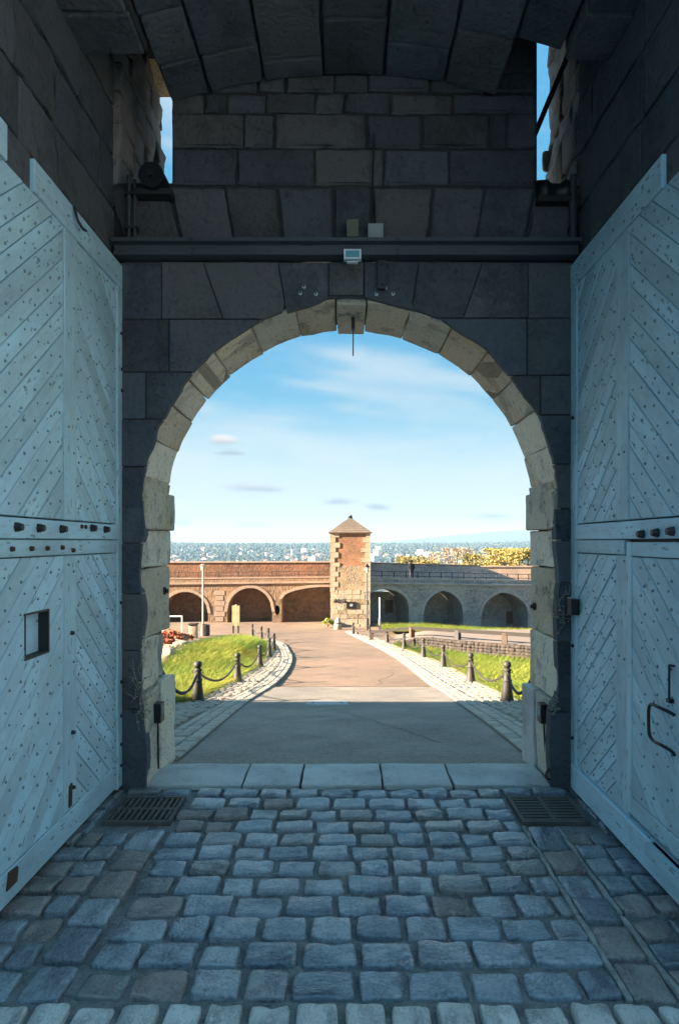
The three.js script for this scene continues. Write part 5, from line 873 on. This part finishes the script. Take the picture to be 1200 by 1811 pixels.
// ================================================================== AUTUMN TREES BEYOND THE RAMPART
{
  const yel = [[0.36, 0.27, 0.05], [0.25, 0.21, 0.05], [0.42, 0.33, 0.08]], olive = [[0.24, 0.2, 0.05], [0.15, 0.15, 0.045], [0.34, 0.25, 0.06]], pink = [[0.5, 0.33, 0.2], [0.42, 0.3, 0.18], [0.55, 0.4, 0.24]];
  const MM = [yel, olive, pink].map(a => a.map(c => { const m = new THREE.MeshPhysicalMaterial({ roughness: 0.9, side: THREE.DoubleSide, transmission: 0.25, thickness: 0 }); m.color.setRGB(...c); return m; }));
  const trees = [[728, 984, 95, 2.6, 1, 0.9, 'broad olive-yellow tree top behind the person on the rampart'], [775, 976, 105, 2.8, 2, 0.22, 'thin pinkish half-bare tree beyond the shaded rampart, nearest the olive tree'], [806, 969, 110, 3.4, 2, 0.25, 'tallest pinkish half-bare tree beyond the shaded rampart'], [838, 980, 100, 2.5, 1, 0.6, 'small olive tree between the pinkish and golden trees'], [862, 986, 96, 2.2, 1, 0.9, 'rounded olive bush tree beside the golden tree'], [893, 970, 92, 3.0, 0, 1, 'full golden yellow tree rising over the added bright wall'], [932, 970, 88, 2.9, 0, 1, 'golden yellow tree partly hidden by the gate jamb'], [752, 990, 90, 1.6, 1, 0.8, 'low yellow bush top behind the grey parapet']];
  trees.forEach(([px, py, z, R, kind, dens, label], n) => {
    const x = (px - CX) * z / F, ty = EYE + (CY - py) * z / F, H = 12, by = ty - H, t = thing('autumn_tree', label, 'tree', [x, by, -z], 0, 'autumn trees beyond the rampart'), r = rng(900 + n), limbs = [bar([0, -2, 0], [0, H * 0.45, 0], 0.28, 8, 0.16)], lv = [[], [], []];
    const tw = mat([0.12, 0.08, 0.05], { rough: 1 });
    for (let i = 0; i < 26; i++) { const a = r() * 6.3, e = rr(0.15, 1.25, r), l = R * rr(0.7, 1.1, r), y = H * rr(0.62, 0.84, r), c = [Math.cos(a) * Math.cos(e) * l, Math.min(H * 0.97, y + Math.sin(e) * l * 1.35), Math.sin(a) * Math.cos(e) * l]; limbs.push(bar([0, y * 0.8, 0], c, 0.07, 5, 0.015));
      for (let k = 0; k < 4; k++) { const d = [c[0] + rr(-0.8, 0.8, r), Math.min(H, c[1] + rr(-0.5, 0.8, r)), c[2] + rr(-0.8, 0.8, r)]; limbs.push(bar(c, d, 0.018, 4, 0.006)); }
      const m = Math.round(230 * dens); for (let k = 0; k < m; k++) { const q = [rr(-1, 1, r), rr(-1, 1, r), rr(-1, 1, r)], s = Math.hypot(...q); if (s > 1) continue; const y2 = c[1] + q[1] * 0.8; if (y2 > H) continue; lv[Math.floor(r() * 3)].push(new THREE.PlaneGeometry(rr(0.16, 0.3, r), 0.18).rotateX(r() * 6).rotateY(r() * 6).translate(c[0] + q[0] * 0.95, y2, c[2] + q[2] * 0.95)); } }
    mesh('trunk', merge(limbs), tw, t); lv.forEach((a, i) => { if (a.length) mesh('crown', merge(a), MM[kind][i], t).userData.kind = 'stuff'; });
  });
}
// ================================================================== PERSON ON THE RAMPART
{
  const J = { pel: [0, 0.92, 0], che: [0.0, 1.3, 0.02], nec: [0, 1.46, 0.02], hea: [0, 1.6, 0.04] };
  const bones = [[J.pel, J.che, 0.15, 0.17], [J.che, J.nec, 0.15, 0.06], [[0, 1.56, 0.03], [0, 1.62, 0.04], 0.095, 0.1]];
  for (const s of [-1, 1]) bones.push([[s * 0.09, 0.92, 0], [s * 0.11, 0.5, 0.02], 0.095, 0.065], [[s * 0.11, 0.5, 0.02], [s * 0.12, 0.08, -0.02], 0.062, 0.045], [[s * 0.12, 0.05, -0.02], [s * 0.13, 0.04, 0.14], 0.045, 0.035], [[s * 0.19, 1.38, 0.02], [s * 0.25, 1.1, -0.02], 0.062, 0.048], [[s * 0.25, 1.1, -0.02], [s * 0.16, 0.98, 0.16], 0.046, 0.035], [[s * 0.16, 0.98, 0.16], [s * 0.12, 0.97, 0.22], 0.035, 0.02]);
  const res = 72, S = 0.95, mc = new MarchingCubes(res, new THREE.MeshStandardMaterial(), false, false, 60000); mc.isolation = 0;
  const cap = (p, [a, b, ra, rb]) => { const ab = [b[0] - a[0], b[1] - a[1], b[2] - a[2]], ap = [p[0] - a[0], p[1] - a[1], p[2] - a[2]], L = ab[0] ** 2 + ab[1] ** 2 + ab[2] ** 2, t = clamp((ap[0] * ab[0] + ap[1] * ab[1] + ap[2] * ab[2]) / L); return Math.hypot(ap[0] - ab[0] * t, ap[1] - ab[1] * t, ap[2] - ab[2] * t) - lerp(ra, rb, t); };
  for (let k = 0; k < res; k++) for (let j = 0; j < res; j++) for (let i = 0; i < res; i++) { const p = [(i / res * 2 - 1) * S, (j / res * 2 - 1) * S + 0.86, (k / res * 2 - 1) * S]; let d = 9; for (const b of bones) { const e = cap(p, b), h = clamp(0.5 + 0.5 * (d - e) / 0.05); d = lerp(d, e, h) - 0.05 * h * (1 - h); } mc.field[i + j * res + k * res * res] = -d; }
  mc.update(); const n = mc.count, pos = new Float32Array(n * 3), nor = new Float32Array(n * 3), col = new Float32Array(n * 3);
  for (let i = 0; i < n; i++) { const x = mc.positionArray[3 * i] * S, y = mc.positionArray[3 * i + 1] * S + 0.86, z = mc.positionArray[3 * i + 2] * S; pos.set([x, y, z], 3 * i); nor.set([mc.normalArray[3 * i], mc.normalArray[3 * i + 1], mc.normalArray[3 * i + 2]], 3 * i); const hand = z > 0.17 && y > 0.9 && y < 1.05; col.set(y > 1.45 || hand ? (y > 1.62 ? [0.03, 0.022, 0.018] : [0.45, 0.27, 0.19]) : y > 0.86 ? [0.016, 0.017, 0.022] : y > 0.09 ? [0.055, 0.045, 0.075] : [0.02, 0.02, 0.02], 3 * i); }
  const g = new THREE.BufferGeometry(); g.setAttribute('position', new THREE.BufferAttribute(pos, 3)); g.setAttribute('normal', new THREE.BufferAttribute(nor, 3)); g.setAttribute('color', new THREE.BufferAttribute(col, 3));
  const p = thing('person', 'person in black jacket and dark trousers standing on the rampart walk', 'person', [personAt.x, personAt.y, personAt.z], 0.3);
  mesh('body', g, mat([1, 1, 1], { vc: true, rough: 0.85 }), p); mesh('hair', new THREE.SphereGeometry(0.115, 12, 8, 0, 6.3, 0, 1.7).scale(1, 1.05, 1.08).rotateX(-0.35).translate(0, 1.635, 0.025), mat([0.03, 0.022, 0.018]), p);
}
scene.traverse(o => { if (o.isMesh) { o.castShadow = true; o.receiveShadow = true; } });
renderer.render(scene, camera);
